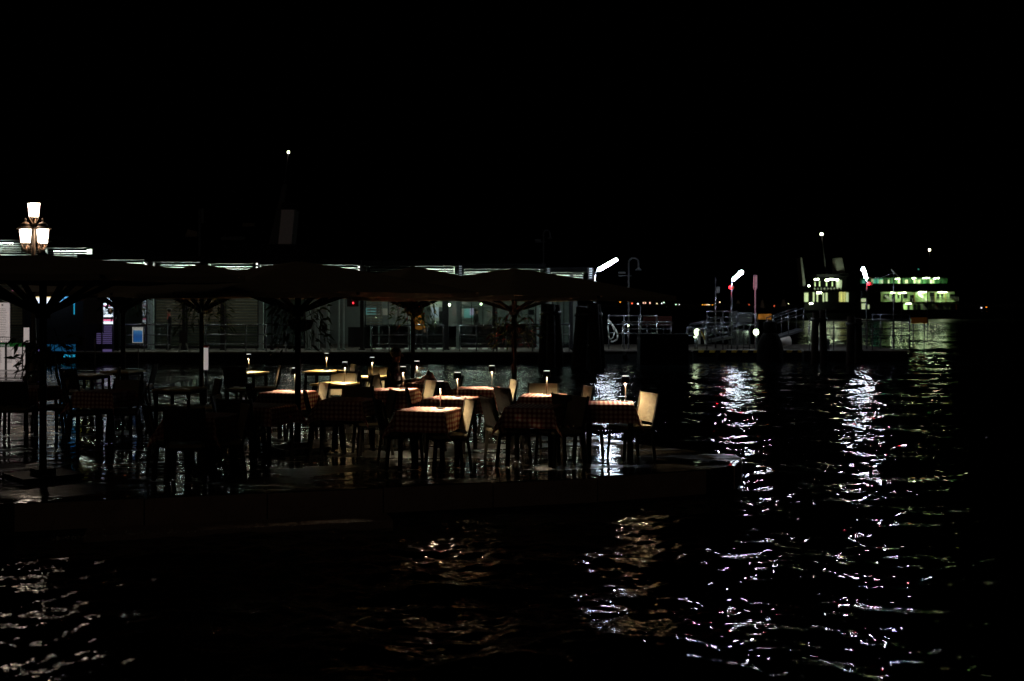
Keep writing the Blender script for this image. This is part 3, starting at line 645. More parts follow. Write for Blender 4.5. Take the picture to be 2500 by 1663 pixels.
# ---- kiosks and lit adverts at the left
K = thing('news_kiosk', 'kiosk with glowing white, yellow and blue advertising panels at the left of the terminal', 'kiosk', (PX(170, 46.6)+0, 47.5, FLOOR)); ko = K.location.copy()
def kb(px0, py0, px1, py1, d, n, mt, par=K, off_=None): return MB().box(((PX(px0, d)+PX(px1, d))/2, d, (PZ(py0, d)+PZ(py1, d))/2), (abs(PX(px1, d)-PX(px0, d)), .04, abs(PZ(py0, d)-PZ(py1, d)))).build(n, mt, par, off=off_ or ko)
for nm, c, s in (('ad_white', (.75, .88, 1), 1.5), ('ad_yellow', (1, .72, .28), 1.1), ('ad_blue', (.12, .5, .95), .9), ('ad_navy', (.04, .12, .5), .8), ('ad_cyan', (.03, .55, .9), .5), ('ad_pink', (1, .2, .4), 1.0), ('ad_purple', (.3, .22, .6), .22), ('ad_deep', (.02, .2, .45), .22), ('ad_lime', (.8, .8, .1), .8)): emit(nm, c, s)
kb(60, 700, 290, 716, 47.6, 'fascia', 'dark_metal'); kb(84, 712, 146, 719, 47.3, 'fascia_sign', 'grey_paint')
kb(86, 720, 148, 727, 47.2, 'advert_panel', 'ad_yellow'); kb(86, 727.3, 148, 745, 47.2, 'advert_panel', 'ad_white'); kb(97, 726.5, 99.5, 728, 47.1, 'advert_print', 'print_dark'); kb(101, 726.5, 103.5, 728, 47.1, 'advert_print', 'print_dark')
kb(148.3, 722, 182, 742, 47.2, 'advert_panel', 'ad_blue')
kb(155, 727, 157, 740, 47.1, 'advert_print', 'print_dark'); kb(165, 726, 174, 728, 47.1, 'advert_print', 'print_dark'); kb(165, 728, 167, 740, 47.1, 'advert_print', 'print_dark'); kb(172, 728, 174, 740, 47.1, 'advert_print', 'print_dark')
kb(195, 713, 200, 723, 47.2, 'advert_panel', 'ad_lime'); kb(201, 713, 206, 723, 47.15, 'advert_panel', 'ad_lime'); kb(206.3, 712, 210, 723, 47.2, 'advert_panel', 'ad_navy'); kb(210.3, 712, 216, 721, 47.15, 'advert_panel', 'ad_lime')
kb(86, 750, 104, 776, 47.2, 'advert_panel', 'ad_cyan'); kb(180, 738, 181.8, 768, 47.2, 'edge_light', 'ad_cyan')
kb(92, 841, 110, 862, 47.3, 'lower_panel', 'ad_purple'); kb(110, 841, 153, 864, 47.3, 'lower_panel', 'ad_deep'); kb(153.3, 841, 184, 864, 47.3, 'lower_panel', 'ad_deep')
kb(150, 866, 183, 872, 47.0, 'step_light', 'ad_cyan'); kb(150, 847.5, 184, 848.5, 47.2, 'panel_bar', 'dark_metal')
kb(30, 709, 41, 715, 47.1, 'neon', 'ad_pink')
kb(60, 716, 290, 866, 48.0, 'wall', 'roof_dark')
SHF = thing('magazine_shelf', 'tall glowing shelf of coloured magazines with purple slats below', 'shelf', (PX(264, 47), 47.5, FLOOR)); so = SHF.location.copy()
rr = random.Random(4)
for y0, y1, mt in ((724.5, 736.5, 'ad_white'), (740, 745, 'ad_white'), (745.2, 747, 'ad_pink'), (749.5, 757, 'ad_white'), (757.3, 766, 'ad_white'), (768, 774, 'ad_white'), (780, 784, 'ad_pink'), (785, 791, 'ad_white')):
    kb(252, y0, 275, y1, 47.1, 'shelf_light', mt, SHF, so)
kb(253, 725, 256, 736, 47.05, 'magazine', 'ad_blue', SHF, so); kb(260, 727, 262, 735, 47.05, 'magazine', 'print_dark', SHF, so); kb(265, 731, 271, 735, 47.05, 'magazine', 'print_dark', SHF, so)
for i, (px, c) in enumerate(((266, 'orange'), (270, 'yellow_post'), (263, 'dark_cloth'), (273, 'print_grey'))): kb(px, 751+i*1.2, px+3, 765, 47.03, 'magazine', c, SHF, so)
for k in range(10): kb(236 if k > 3 else 254, 795.5+k*4.6, 272.5, 797.6+k*4.6, 47.1, 'slat', 'ad_purple', SHF, so)
kb(247, 853, 272.5, 860, 47.1, 'slat', 'ad_purple', SHF, so); kb(250, 722, 278, 862, 47.5, 'carcass', 'dark_metal', SHF, so)
pb = thing('notice_stand', 'blank dark grey panel between the blue advert and the magazine shelf', 'panel', P(228, 866, 46.9)); pb.location.z = FLOOR
MB().box((0, 0, PZ(757, 46.9)-FLOOR), (.82, .05, 1.15)).build('board', 'grey_paint', pb)
for s in (-1, 1): MB().bar((s*.35, 0, 0), (s*.35, 0, PZ(792, 46.9)-FLOOR), .05).build('post', 'dark_metal', pb)
# ---- railings: things made of top rail, mid rails and posts
def railing(label, px0, px1, d, top, mids, posts, mt='rail_paint', z0=FLOOR, r=.03, grp='tubular railings on the pontoons'):
    t = thing('railing', label, 'railing', ((PX(px0, d)+PX(px1, d))/2, d, z0), 0, grp); L = t.location
    MB().cyl((PX(px0, d)-L.x, 0, PZ(top, d)-z0), (PX(px1, d)-L.x, 0, PZ(top, d)-z0), r, n=8).build('top_rail', mt, t)
    for m in mids: MB().cyl((PX(px0, d)-L.x, 0, PZ(m, d)-z0), (PX(px1, d)-L.x, 0, PZ(m, d)-z0), r*.8, n=8).build('mid_rail', mt, t)
    for p in posts: MB().cyl((PX(p, d)-L.x, 0, 0), (PX(p, d)-L.x, 0, PZ(top, d)-z0), r, n=8).build('post', mt, t)
    return t
railing('tubular railing before the closed blinds, left of the bar stool', 300, 416, 47.4, 792.5, (818, 841.5), (300, 352, 410))
railing('tubular railing under the bright teal column', 500, 700, 47.4, 793, (817, 840), (502, 550, 600, 650, 698))
railing('tubular railing across the glass waiting room', 905, 1084, 47.4, 794, (818, 840), (907, 950, 1000, 1043, 1082))
railing('tubular railing before the information screen', 1120, 1205, 47.4, 795, (818, 839), (1122, 1163, 1204))
railing('tubular railing left of the mooring piles', 1212, 1392, 47.4, 792, (816, 838), (1213, 1256, 1300, 1345, 1390))
# bar stool / high chairs on the pontoon
st = thing('easel_board', 'folding board on splayed legs standing behind the railing, left of the red topped board', 'board', P(448, 866, 46.6)); st.location.z = DECK+.14
MB().box((0, 0, .62), (.32, .05, .5)).build('panel', 'grey_paint', st)
for s in (-1, 1): MB().bar((s*.10, .0, .42), (s*.2, .05, 0), .045).build('leg', 'white_paint', st)
# ------------------------------------------------------------------ SIGNS AND STANDS on the quay
def text(body, size, parent, loc, mt, rx=R(90), align='LEFT'):
    cu = bpy.data.curves.new('lettering', 'FONT'); cu.body = body; cu.size = size; cu.extrude = .002; cu.align_x = align
    ob = bpy.data.objects.new('tmp', cu); C.objects.link(ob); dg = bpy.context.evaluated_depsgraph_get()
    me = bpy.data.meshes.new_from_object(ob.evaluated_get(dg)); bpy.data.objects.remove(ob)
    o = bpy.data.objects.new('lettering', me); me.materials.clear(); me.materials.append(M[mt]); C.objects.link(o); o.parent = parent; o.location = loc; o.rotation_euler = (rx, 0, 0); return o
d = 36.5; s_ = d/F
vb = thing('information_board', 'white notice board with a green header reading DI VENEZIA and red prohibition rings', 'sign', (PX(10, d), d, DECK))
x0, x1 = PX(-45, d)-PX(10, d), PX(62, d)-PX(10, d); zt = PZ(838, d)-DECK; zm = PZ(847, d)-DECK; zb = PZ(903, d)-DECK
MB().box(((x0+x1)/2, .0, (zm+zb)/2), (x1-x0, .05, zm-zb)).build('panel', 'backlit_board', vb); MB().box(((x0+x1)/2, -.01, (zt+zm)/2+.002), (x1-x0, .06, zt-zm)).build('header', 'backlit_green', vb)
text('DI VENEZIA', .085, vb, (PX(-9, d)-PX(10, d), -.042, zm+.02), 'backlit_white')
MB().box((PX(54, d)-PX(10, d), -.043, (zt+zm)/2), (.03, .004, .04)).build('emblem', 'sign_white', vb)
ln = MB()
for cx, w in ((-12, 22), (16, 20), (40, 15)):
    for k in range(13 if cx < 35 else 6): ln.box((PX(cx+w/2*0, d)-PX(10, d)+w*s_/2-.05, -.028, zm-.10-k*.034), (w*s_*random.uniform(.7, .95), .002, .009))
ln.build('printed_text', 'print_grey', vb)
for px, py in ((43.5, 881), (54, 881), (43.5, 892), (54, 892)):
    q = MB(); cx, cz = PX(px, d)-PX(10, d), PZ(py, d)-DECK; r = .05
    pts = [(cx+r*math.cos(t*math.pi/8), -.03, cz+r*math.sin(t*math.pi/8)) for t in range(17)]; q.tube(pts, .006, 4); q.bar((cx-r*.7, -.03, cz-r*.7), (cx+r*.7, -.03, cz+r*.7), .008); q.bar((cx-.01, -.03, cz-.025), (cx+.015, -.03, cz+.03), .012); q.build('prohibition_ring', 'print_red', vb)
for s in (-1, 1): MB().bar((s*.5, 0.04, 0), (s*.5, 0.04, zb), .05).build('post', 'dark_metal', vb)
d = 36.2
tbd = thing('notice_board', 'tall white notice board with rows of fine print at the left edge', 'sign', (PX(-10, d), d, DECK)); o_ = tbd.location
x0, x1 = PX(-50, d)-o_.x, PX(24, d)-o_.x; zt = PZ(739, d)-DECK; zb = PZ(836, d)-DECK
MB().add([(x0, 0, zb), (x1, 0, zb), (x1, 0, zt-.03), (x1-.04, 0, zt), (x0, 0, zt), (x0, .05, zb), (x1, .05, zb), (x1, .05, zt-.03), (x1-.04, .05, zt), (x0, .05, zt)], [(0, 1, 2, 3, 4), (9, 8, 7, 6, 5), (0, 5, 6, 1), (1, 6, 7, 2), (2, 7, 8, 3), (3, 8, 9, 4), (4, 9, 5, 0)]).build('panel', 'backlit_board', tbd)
ln = MB()
for k in range(17): ln.box(((x0+x1)/2+.1, -.003, zt-.2-k*.055), (.62*random.uniform(.8, 1), .002, .010))
ln.box((PX(6, d)-o_.x, -.003, zt-.075), (.05, .002, .05)); ln.build('printed_text', 'print_grey', tbd)
for s in (-1, 1): MB().bar((s*.3, 0.04, 0), (s*.3, 0.04, zb), .05).build('post', 'dark_metal', tbd)
d = 36.0
wn = thing('small_notice', 'small white notice sheet right of the tall board, above the green header', 'notice', (PX(65, d), d, DECK))
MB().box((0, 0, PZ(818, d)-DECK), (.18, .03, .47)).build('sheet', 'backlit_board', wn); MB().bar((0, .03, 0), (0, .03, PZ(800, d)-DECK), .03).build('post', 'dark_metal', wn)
wf = thing('mesh_fence', 'low wire mesh fence before the tall white board', 'fence', (PX(20, 35.8), 35.8, DECK)); d = 35.8
MB().bar((PX(-60, d)-PX(20, d), 0, PZ(824, d)-DECK), (PX(56, d)-PX(20, d), 0, PZ(823, d)-DECK), .02).build('top_rail', 'rail_paint', wf)
q = MB()
for k in range(24): q.bar((PX(-60+k*5, d)-PX(20, d), 0, PZ(824, d)-DECK), (PX(-60+k*5, d)-PX(20, d), 0, PZ(850, d)-DECK), .006)
for k in range(4): q.bar((PX(-60, d)-PX(20, d), 0, PZ(829+k*6, d)-DECK), (PX(56, d)-PX(20, d), 0, PZ(829+k*6, d)-DECK), .006)
q.build('wire_mesh', 'dark_metal', wf)
for p in (-58, -2, 55): MB().bar((PX(p, d)-PX(20, d), 0, 0), (PX(p, d)-PX(20, d), 0, PZ(824, d)-DECK), .03).build('post', 'dark_metal', wf)
# blue poster on a stand
def postermat():
    m = bpy.data.materials.new('poster_blue'); m.use_nodes = True; n = m.node_tree.nodes; l = m.node_tree.links; b = n['Principled BSDF']; b.inputs['Roughness'].default_value = .4
    tc = n.new('ShaderNodeTexCoord'); sp = n.new('ShaderNodeSeparateXYZ'); l.new(tc.outputs['Generated'], sp.inputs[0]); nz = n.new('ShaderNodeTexNoise'); nz.inputs['Scale'].default_value = 6; l.new(tc.outputs['Generated'], nz.inputs['Vector'])
    a = n.new('ShaderNodeMath'); a.operation = 'MULTIPLY_ADD'; a.inputs[1].default_value = .3; l.new(nz.outputs[0], a.inputs[0]); l.new(sp.outputs[2], a.inputs[2])
    r = n.new('ShaderNodeValToRGB'); e = r.color_ramp.elements; e[0].position = .15; e[0].color = (.05, .22, .5, 1); e[1].position = 1.0; e[1].color = (.6, .6, .55, 1)
    for p_, c in ((.3, (.02, .13, .45, 1)), (.6, (.03, .12, .38, 1)), (.8, (.05, .2, .5, 1)), (.96, (.1, .3, .55, 1))): q = e.new(p_); q.color = c
    l.new(a.outputs[0], r.inputs[0]); l.new(r.outputs[0], b.inputs['Base Color']); 
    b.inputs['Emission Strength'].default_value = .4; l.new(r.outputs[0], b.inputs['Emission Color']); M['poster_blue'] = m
postermat()
d = 30.0
ps = thing('poster_stand', 'blue poster in a white frame on a thin pole, left of the centre-left parasol', 'sign', (PX(337, d), d, DECK))
zc = PZ(818, d)-DECK
MB().box((0, 0, zc), (.235, .03, .37)).build('poster', 'poster_blue', ps)
fr = MB(); w, h = .265, .40
for s in (-1, 1): fr.box((s*w/2, -.01, zc), (.014, .04, h)); fr.box((0, -.01, zc+s*h/2), (w+.014, .04, .014))
fr.build('frame', 'backlit_white', ps); MB().cyl((.0, .02, .02), (0, .02, zc-.2), .011, n=8).build('pole', 'lamp_stem', ps); MB().lathe((0, .02, 0), [(.15, 0), (.14, .02), (.001, .03)], 16).build('foot', 'dark_metal', ps)  # frame brightened by an added glow of its own
ps2 = thing('menu_stand', 'small grey framed menu on a thin pole just left of the blue poster', 'sign', (PX(302, 29), 29, DECK))
zc = PZ(815, 29)-DECK
MB().box((0, 0, zc), (.13, .03, .26)).build('frame', 'grey_paint', ps2); MB().box((0, -.02, zc), (.11, .01, .24)).build('sheet', 'print_grey', ps2); MB().cyl((.03, .02, .02), (.03, .02, zc-.13), .01, n=8).build('pole', 'lamp_stem', ps2); MB().lathe((.03, .02, 0), [(.13, 0), (.12, .02), (.001, .03)], 16).build('foot', 'dark_metal', ps2)
# slim posts
for px, y0, dd, lab in ((232, 826, 30, 'thin bare pole left of the magazine shelf reflection'), (175, 842, 31, 'thin bare pole before the blue low panels')):
    t = thing('thin_pole', lab, 'pole', (PX(px, dd), dd, DECK), 0, 'thin bare poles on the quay'); MB().cyl((0, 0, 0), (0, 0, PZ(y0, dd)-DECK), .012, n=8).build('shaft', 'lamp_stem', t); MB().lathe((0, 0, 0), [(.12, 0), (.11, .02), (.001, .03)], 12).build('foot', 'dark_metal', t)
rb = thing('menu_board', 'upright white menu board with a red top standing among the dark tables', 'board', (PX(503.5, 24), 24, DECK))
MB().box((0, 0, (PZ(849, 24)+PZ(903, 24))/2-DECK), (.10, .07, PZ(849, 24)-PZ(903, 24))).build('board', 'backlit_board', rb); MB().box((0, 0, PZ(846, 24)-DECK), (.115, .08, .05)).build('red_top', 'red_paint', rb); MB().bar((0, 0, 0), (0, 0, PZ(903, 24)-DECK), .04).build('post', 'dark_metal', rb)  # board face has an added glow, there is no light box
# ------------------------------------------------------------------ TRIPLE STREET LAMP
d = 31.0; sl = thing('street_lamp', 'ornate iron street lamp with three glowing lanterns at the left', 'street lamp', (PX(82, d), d, DECK))
def lx(px): return PX(px, d)-PX(82, d)
def lz(py): return PZ(py, d)-DECK
MB().lathe((0, 0, 0), [(.28, 0), (.28, .12), (.2, .2), (.16, .5), (.1, .7), (.075, 1.0), (.06, 2.5), (.05, lz(630)), (.07, lz(612)), (.045, lz(600)), (.04, lz(548))], 14).build('post', 'iron', sl)
def lantern(cx, ztop, zbot, cap):
    wt, wb = .143, .108
    L = MB()
    for sx in (-1, 1):
        for sy in (-1, 1): L.bar((sx*wt, sy*wt, ztop), (sx*wb, sy*wb, zbot), .018)
    for z, w in ((ztop, wt), (zbot, wb)):
        for s in (-1, 1): L.bar((-w, s*w, z), (w, s*w, z), .02); L.bar((s*w, -w, z), (s*w, w, z), .02)
    L.v = [Matrix.Rotation(R(32), 3, 'Z') @ v+Vector((cx, 0, 0)) for v in L.v]; lo = L.build('lantern', 'lamp_black', sl)
    for k in range(4):
        a = R(32)+k*math.pi/2; m = Matrix.Rotation(a, 3, 'Z'); q = .96
        vs = [m @ Vector(v)+Vector((cx, 0, 0)) for v in ((-wb*q, -wb*q, zbot+.01), (wb*q, -wb*q, zbot+.01), (wt*q, -wt*q, ztop-.01), (-wt*q, -wt*q, ztop-.01))]
        p_ = MB(); p_.add(vs, [(0, 1, 2, 3)]); p_.build('pane', 'lantern_glow', lo)
    if cap:
        MB().lathe((cx, 0, ztop), [(.22, 0), (.20, .035), (.16, .055), (.11, .11), (.15, .115), (.09, .16), (.03, .2), (.01, .21), (.03, .235), (.033, .26), (.001, .3)], 14).build('cap', 'iron', lo)
    else: MB().lathe((cx, 0, ztop), [(.2, 0), (.12, .008), (.001, .012)], 12).build('cap', 'lamp_black', lo)
    br = MB()
    for sx in (-1, 1):
        br.tube([(cx+sx*.12, 0, zbot-.03), (cx+sx*.09, 0, zbot-.07), (cx+sx*.07, 0, zbot-.13), (cx+sx*.02, 0, zbot-.17)], .014, 6); br.tube([(cx, sx*.12, zbot-.03), (cx, sx*.08, zbot-.09), (cx, sx*.02, zbot-.17)], .014, 6)
    br.lathe((cx, 0, zbot-.2), [(.001, 0), (.07, 0), (.07, .025), (.001, .03)], 10); br.build('scroll_bracket', 'iron', lo)
lantern(lx(83), lz(496), lz(531), False); lantern(lx(62.5), lz(559), lz(594), True); lantern(lx(104.5), lz(559), lz(595), True)
ar = MB()
for s, px in ((-1, 62.5), (1, 104.5)): ar.tube([(0, 0, lz(600)), (lx(px)*.35, 0, lz(582)), (lx(px)*.5, 0, lz(600)), (lx(px)*.6, 0, lz(620)), (lx(px), 0, lz(612))], .02, 6)
ar.build('arm', 'iron', sl)
# ------------------------------------------------------------------ GOOSENECK AND TUBE LAMPS, POLES
def tube_lamp(label, a, b, post_px, d, post_bottom, z0=FLOOR, extra=None):
    t = thing('tube_lamp', label, 'lamp', (PX(post_px, d), d, z0), 0, 'bright tube lamps on the landing stages'); o_ = t.location
    A = P(a[0], a[1], d)-o_; B = P(b[0], b[1], d)-o_; A.y = 0; B.y = 0
    MB().cyl(A, B, .062, n=12).ball(A, .062, 8).ball(B, .062, 8).build('tube', 'tube_white', t)
    MB().tube([(0, 0, 0), (0, 0, A.z-.15), (A.x-.12 if abs(A.x) > .1 else A.x*.5, .0, A.z-.10), (A.x, .1, A.z)], .035, 8).build('post', 'rail_paint', t)
    MB().bar(A+Vector((0, .11, .02)), B+Vector((0, .11, .02)), .06, .05).build('holder', 'grey_paint', t)
    return t
t1 = tube_lamp('largest white tube lamp on a slanted head, just right of the terminal roof', (1463, 658), (1504, 634), 1452, 47.5, 840)
t2 = tube_lamp('white tube lamp on a pole with a red lamp, middle of the three', (1791, 682), (1811, 664), 1786, 50, 840)
t3 = tube_lamp('upright white tube lamp beside the ferries, above a grey box', (2107, 656), (2115, 679), 2116, 50, 838)
for px, py, w in ((1783, 702, 'left of the middle tube lamp pole'), (2121, 693, 'under the right tube lamp')):
    t = thing('red_signal', 'glowing red signal lamp '+w, 'signal lamp', P(px, py, 49.85), 0, 'red signal lamps'); MB().ball((0, 0, 0), .065, 10).build('lens', 'red_lamp', t); MB().box((.1, .03, 0), (.12, .08, .14)).build('bracket', 'white_paint', t)
gb = thing('junction_box', 'pale grey box mounted on the right lamp pole', 'box', P(2112, 729, 49.8)); MB().box((0, 0, .18), (.33, .16, .34)).build('housing', 'rail_paint', gb); MB().box((0, -.09, .18), (.28, .02, .29)).build('door', 'rail_paint', gb)
def gooseneck(px, d, ytop, label, z0=FLOOR, w=24):
    t = thing('gooseneck_lamp', label, 'street lamp', (PX(px, d), d, z0), 0, 'unlit gooseneck lamp posts'); zt = PZ(ytop, d)-z0; r = w/F*d/2
    pts = [(0, 0, 0), (0, 0, zt-r)]+[(r-r*math.cos(k*math.pi/8), 0, zt-r+r*math.sin(k*math.pi/8)) for k in range(1, 9)]+[(2*r, 0, zt-2*r)]
    MB().tube(pts, .04, 8).build('post', 'grey_paint', t); MB().lathe((2*r, 0, zt-2*r-.12), [(.16, 0), (.12, .06), (.03, .13)], 10).build('lamp_head', 'grey_paint', t)
    MB().bar((-.45, 0, zt-r*3.6), (.12, 0, zt-r*3.6), .04).box((-.3, 0, zt-r*3.0), (.32, .1, .08)).build('crossbar', 'grey_paint', t)
gooseneck(1535, 51, 630, 'unlit gooseneck lamp post right of the largest tube lamp')
gooseneck(1327, 60, 562, 'faint gooseneck lamp post rising behind the terminal roof', w=16)
t = thing('signal_post', 'faint post with a loudspeaker and camera rising over the terminal roof, left of the funnel', 'post', (PX(487, 58), 58, FLOOR))
MB().cyl((0, 0, 0), (0, 0, PZ(510, 58)-FLOOR), .06, n=8).build('post', 'grey_paint', t); MB().box((.15, 0, PZ(527, 58)-FLOOR), (.10, .15, .75)).build('lamp_head', 'grey_paint', t)
MB().add([(-.75, 0, PZ(578, 58)-FLOOR), (-.6, 0, PZ(560, 58)-FLOOR), (-.15, 0, PZ(565, 58)-FLOOR), (-.1, 0, PZ(577, 58)-FLOOR), (-.75, .3, PZ(578, 58)-FLOOR), (-.6, .3, PZ(560, 58)-FLOOR), (-.15, .3, PZ(565, 58)-FLOOR), (-.1, .3, PZ(577, 58)-FLOOR)], [(3, 2, 1, 0), (4, 5, 6, 7), (0, 1, 5, 4), (1, 2, 6, 5), (2, 3, 7, 6), (3, 0, 4, 7)]).build('loudspeaker', 'iron', t)
def pole(px, ytop, d, label, mt='rail_paint', r=.035, z0=FLOOR, n='signal_pole'):
    t = thing(n, label, 'pole', (PX(px, d), d, z0)); MB().cyl((0, 0, 0), (0, 0, PZ(ytop, d)-z0), r*1.2, r*.8, n=8).build('shaft', mt, t); return t
t = pole(1747, 677, 51, 'bare steel pole with a small dark plate, left of the middle tube lamp'); MB().box((.12, .02, PZ(708, 51)-FLOOR), (.14, .03, .28)).build('plate', 'grey_paint', t)
t = pole(1844, 700, 51, 'pole topped with a long red paddle shaped board', 'pink_board'); MB().box((.0, 0, PZ(688, 51)-FLOOR), (.17, .05, .60)).build('board', 'pink_board', t)
MB().add([(-.085, -.025, PZ(704.3, 51)-FLOOR), (.085, -.025, PZ(704.3, 51)-FLOOR), (0, 0, PZ(711, 51)-FLOOR), (-.085, .025, PZ(704.3, 51)-FLOOR), (.085, .025, PZ(704.3, 51)-FLOOR)], [(0, 1, 2), (3, 2, 4), (0, 2, 3), (1, 4, 2)]).build('board_tip', 'pink_board', t)
t = pole(2182, 668, 50, 'tall pole right of the upright tube lamp, carrying a cable'); 
MB().bar((P(2176, 658, 50)-t.location), (P(2199, 681, 50)-t.location), .05).build('spar', 'white_paint', t)
MB().tube([P(2120, 678, 50)-t.location, P(2137, 679, 50)-t.location, P(2152, 677, 50)-t.location, P(2168, 672, 50)-t.location, P(2178, 667, 50)-t.location], .015, 5).build('cable', 'rail_paint', t)
pole(2265, 672, 60, 'thin dark pole in front of the right ferry', 'dark_metal', .03); pole(2201, 682, 60, 'thin dark pole left of the green ferry deck', 'dark_metal', .03)
pole(1564, 742, 50, 'short pole at the end of the bright railing', 'rail_paint', .025)
# ------------------------------------------------------------------ RIGHT LANDING STAGES
pontoon('low pontoon with bright railings right of the mooring piles', PX(1462, 49), PX(1690, 49), 49, 56)
lp_ = pontoon('landing stage with a striped edge under the middle tube lamp', PX(1690.5, 48.6), PX(1960, 48.6), 48.6, 56)
wd = PX(1960, 48.6)-PX(1690.5, 48.6); n = 20
for i in range(n):
    x = -wd/2+wd*i/n; e = wd/n; y = -(56-48.6)/2-.008
    MB().add([(x, y, FLOOR-.10), (x+e*.97, y, FLOOR-.10), (x+e*1.15, y, FLOOR-.0), (x+e*.18, y, FLOOR)], [(0, 1, 2, 3)]).build('edge_stripe', 'yellow_post' if i % 2 else 'black_rubber', lp_)
pontoon('landing stage below the upright tube lamp and its grey box', PX(1961, 48.2), PX(2222, 48.2), 48.2, 56)
fb = thing('float_box', 'big black float standing in the water left of the striped edge', 'float', (PX(1622, 46), 46, 0))
MB().box((0, .6, .58), (1.95, 1.2, 1.2)).build('hull', 'black_hull', fb); MB().box((0, .6, 1.2), (2.0, 1.25, .05)).build('lid', 'black_rubber', fb)
railing('bright railing right of the mooring piles, lit by the largest tube lamp', 1484, 1606, 49.6, 771, (792, 814), (1486, 1524, 1560, 1604))
railing('second railing behind the bright one, with short rails', 1518, 1640, 52.0, 786, (793, 803), (1520, 1580, 1638))
railing('railing with a reddish top rail under the middle tube lamp', 1725, 1800, 49.2, 760.5, (775, 788), (1726, 1765, 1799))
railing('railing left of the low glowing lamps', 1676, 1726, 49.0, 800.5, (820,), (1677, 1725))
railing('railing on the striped landing stage, right part', 1800, 1846, 49.4, 767, (774, 792), (1801, 1845))
railing('long railing before the right ferries', 1975, 2240-18, 48.6, 783, (802, 819), (1976, 2035, 2078, 2130, 2180, 2220))
railing('higher railing behind the long one, right of the upright lamp', 2128, 2222, 51, 768, (780,), (2130, 2150, 2221))
def gangway(label, pts_lo, pts_hi, d0, d1, posts):
    t = thing('gangway', label, 'gangway', (PX(pts_lo[0][0], d0), d0, FLOOR), 0, 'gangways between the landing stages'); o_ = t.location
    def q(p, i, n, yy=0): dd = d0+(d1-d0)*i/(n-1); return P(p[0], p[1], dd)-o_+Vector((0, yy, 0))
    n = len(pts_hi)
    for yy in (0, 1.3):
        for s in (0, 15, ):
            MB().tube([q((p[0], p[1]+s), i, n, yy) for i, p in enumerate(pts_hi)], .028, 7).build('handrail', 'rail_paint', t)
        for f in posts:
            i = f*(n-1); i0 = min(int(i), n-2); fr = i-i0; a = q(pts_hi[i0], i0, n, yy).lerp(q(pts_hi[i0+1], i0+1, n, yy), fr); i = f*(len(pts_lo)-1); i0 = min(int(i), len(pts_lo)-2); fr = i-i0
            b = q(pts_lo[i0], i0, len(pts_lo), yy).lerp(q(pts_lo[i0+1], i0+1, len(pts_lo), yy), fr); MB().cyl(a, b, .022, n=6).build('post', 'rail_paint', t)
    w = MB(); m = len(pts_lo)
    for i in range(m-1):
        a, b = q(pts_lo[i], i, m), q(pts_lo[i+1], i+1, m); w.add([a, b, b+Vector((0, 1.3, 0)), a+Vector((0, 1.3, 0)), a-Vector((0, 0, .1)), b-Vector((0, 0, .1)), b+Vector((0, 1.3, -.1)), a+Vector((0, 1.3, -.1))], [(0, 1, 2, 3), (4, 7, 6, 5), (0, 4, 5, 1), (1, 5, 6, 2), (2, 6, 7, 3), (3, 7, 4, 0)])
    w.build('walkway', 'grey_paint', t)
gangway('sloping gangway climbing towards the left ferry', [(1888, 826), (1925, 815), (1962, 803)], [(1888, 777), (1925, 764), (1962, 752)], 49.5, 51, (0, .5, 1))
gangway('low gangway with curved rails between the glowing low lamps', [(1730, 832), (1780, 822), (1830, 812)], [(1722, 808), (1745, 799), (1790, 797), (1832, 789)], 49.2, 50.5, (0, .33, .66, 1))
gangway('gangway rising from the bright railing to the reddish rails', [(1690, 815), (1760, 800)], [(1695, 793), (1760, 776)], 52, 53, (0, .5, 1))
# A-frames and braces near the glowing lamp
t = thing('rail_frame', 'zigzag steel frame beside the left low glowing lamp', 'frame', (PX(1722, 48.9), 48.9, FLOOR)); o_ = t.location; d = 48.9
MB().bar(P(1711, 808, d)-o_, P(1722, 829, d)-o_, .06).build('brace', 'yellow_post', t); MB().bar(P(1722, 806, d)-o_, P(1722, 840, d)-o_, .06).build('post', 'white_paint', t); MB().bar(P(1707, 806, d)-o_, P(1707, 840, d)-o_, .09).build('post', 'white_paint', t)
MB().bar(P(1724, 818, d)-o_, P(1732, 840, d)-o_, .04).bar(P(1734, 800, d)-o_, P(1737, 840, d)-o_, .04).build('brace', 'rail_paint', t)
for px, py, r, w in ((1702, 811, .13, 'low glowing lamp beside the zigzag frame'), (1846, 811, .12, 'low glowing lamp behind the dark bollard'), (1697, 822, .05, 'small glowing strip lamp under the left low lamp'), (1534, 795.5, .035, 'small glowing lamp among the bright rails')):
    t = thing('low_lamp', w, 'lamp', P(px, py, 49.3), 0, 'low glowing lamps on the landing stages'); MB().ball((0, 0, 0), r, 10, 1.1).build('lens', 'yellow_green_lamp', t); MB().cyl((0, 0, -r), (0, 0, FLOOR-P(px, py, 49.3).z), .03, n=6).build('stem', 'rail_paint', t)
t = thing('ladder', 'small steel ladder on the striped landing stage', 'ladder', (PX(1822, 49.2), 49.2, FLOOR)); 
for s in (-1, 1): MB().bar((s*.13, 0, 0), (s*.13, 0, .75), .03).build('stile', 'rail_paint', t)
for k in range(6): MB().bar((-.13, 0, .1+k*.12), (.13, 0, .1+k*.12), .02).build('rung', 'rail_paint', t)
t = thing('control_cabinet', 'dim white equipment cabinet under the reddish rails', 'cabinet', (PX(1808, 50.6), 50.6, FLOOR)); MB().box((0, 0, PZ(775, 50.6)-FLOOR), (.95, .4, .45)).build('housing', 'grey_paint', t)
for s in (-1, 1): MB().bar((s*.4, 0, 0), (s*.4, 0, PZ(785, 50.6)-FLOOR), .06).build('leg', 'grey_paint', t)
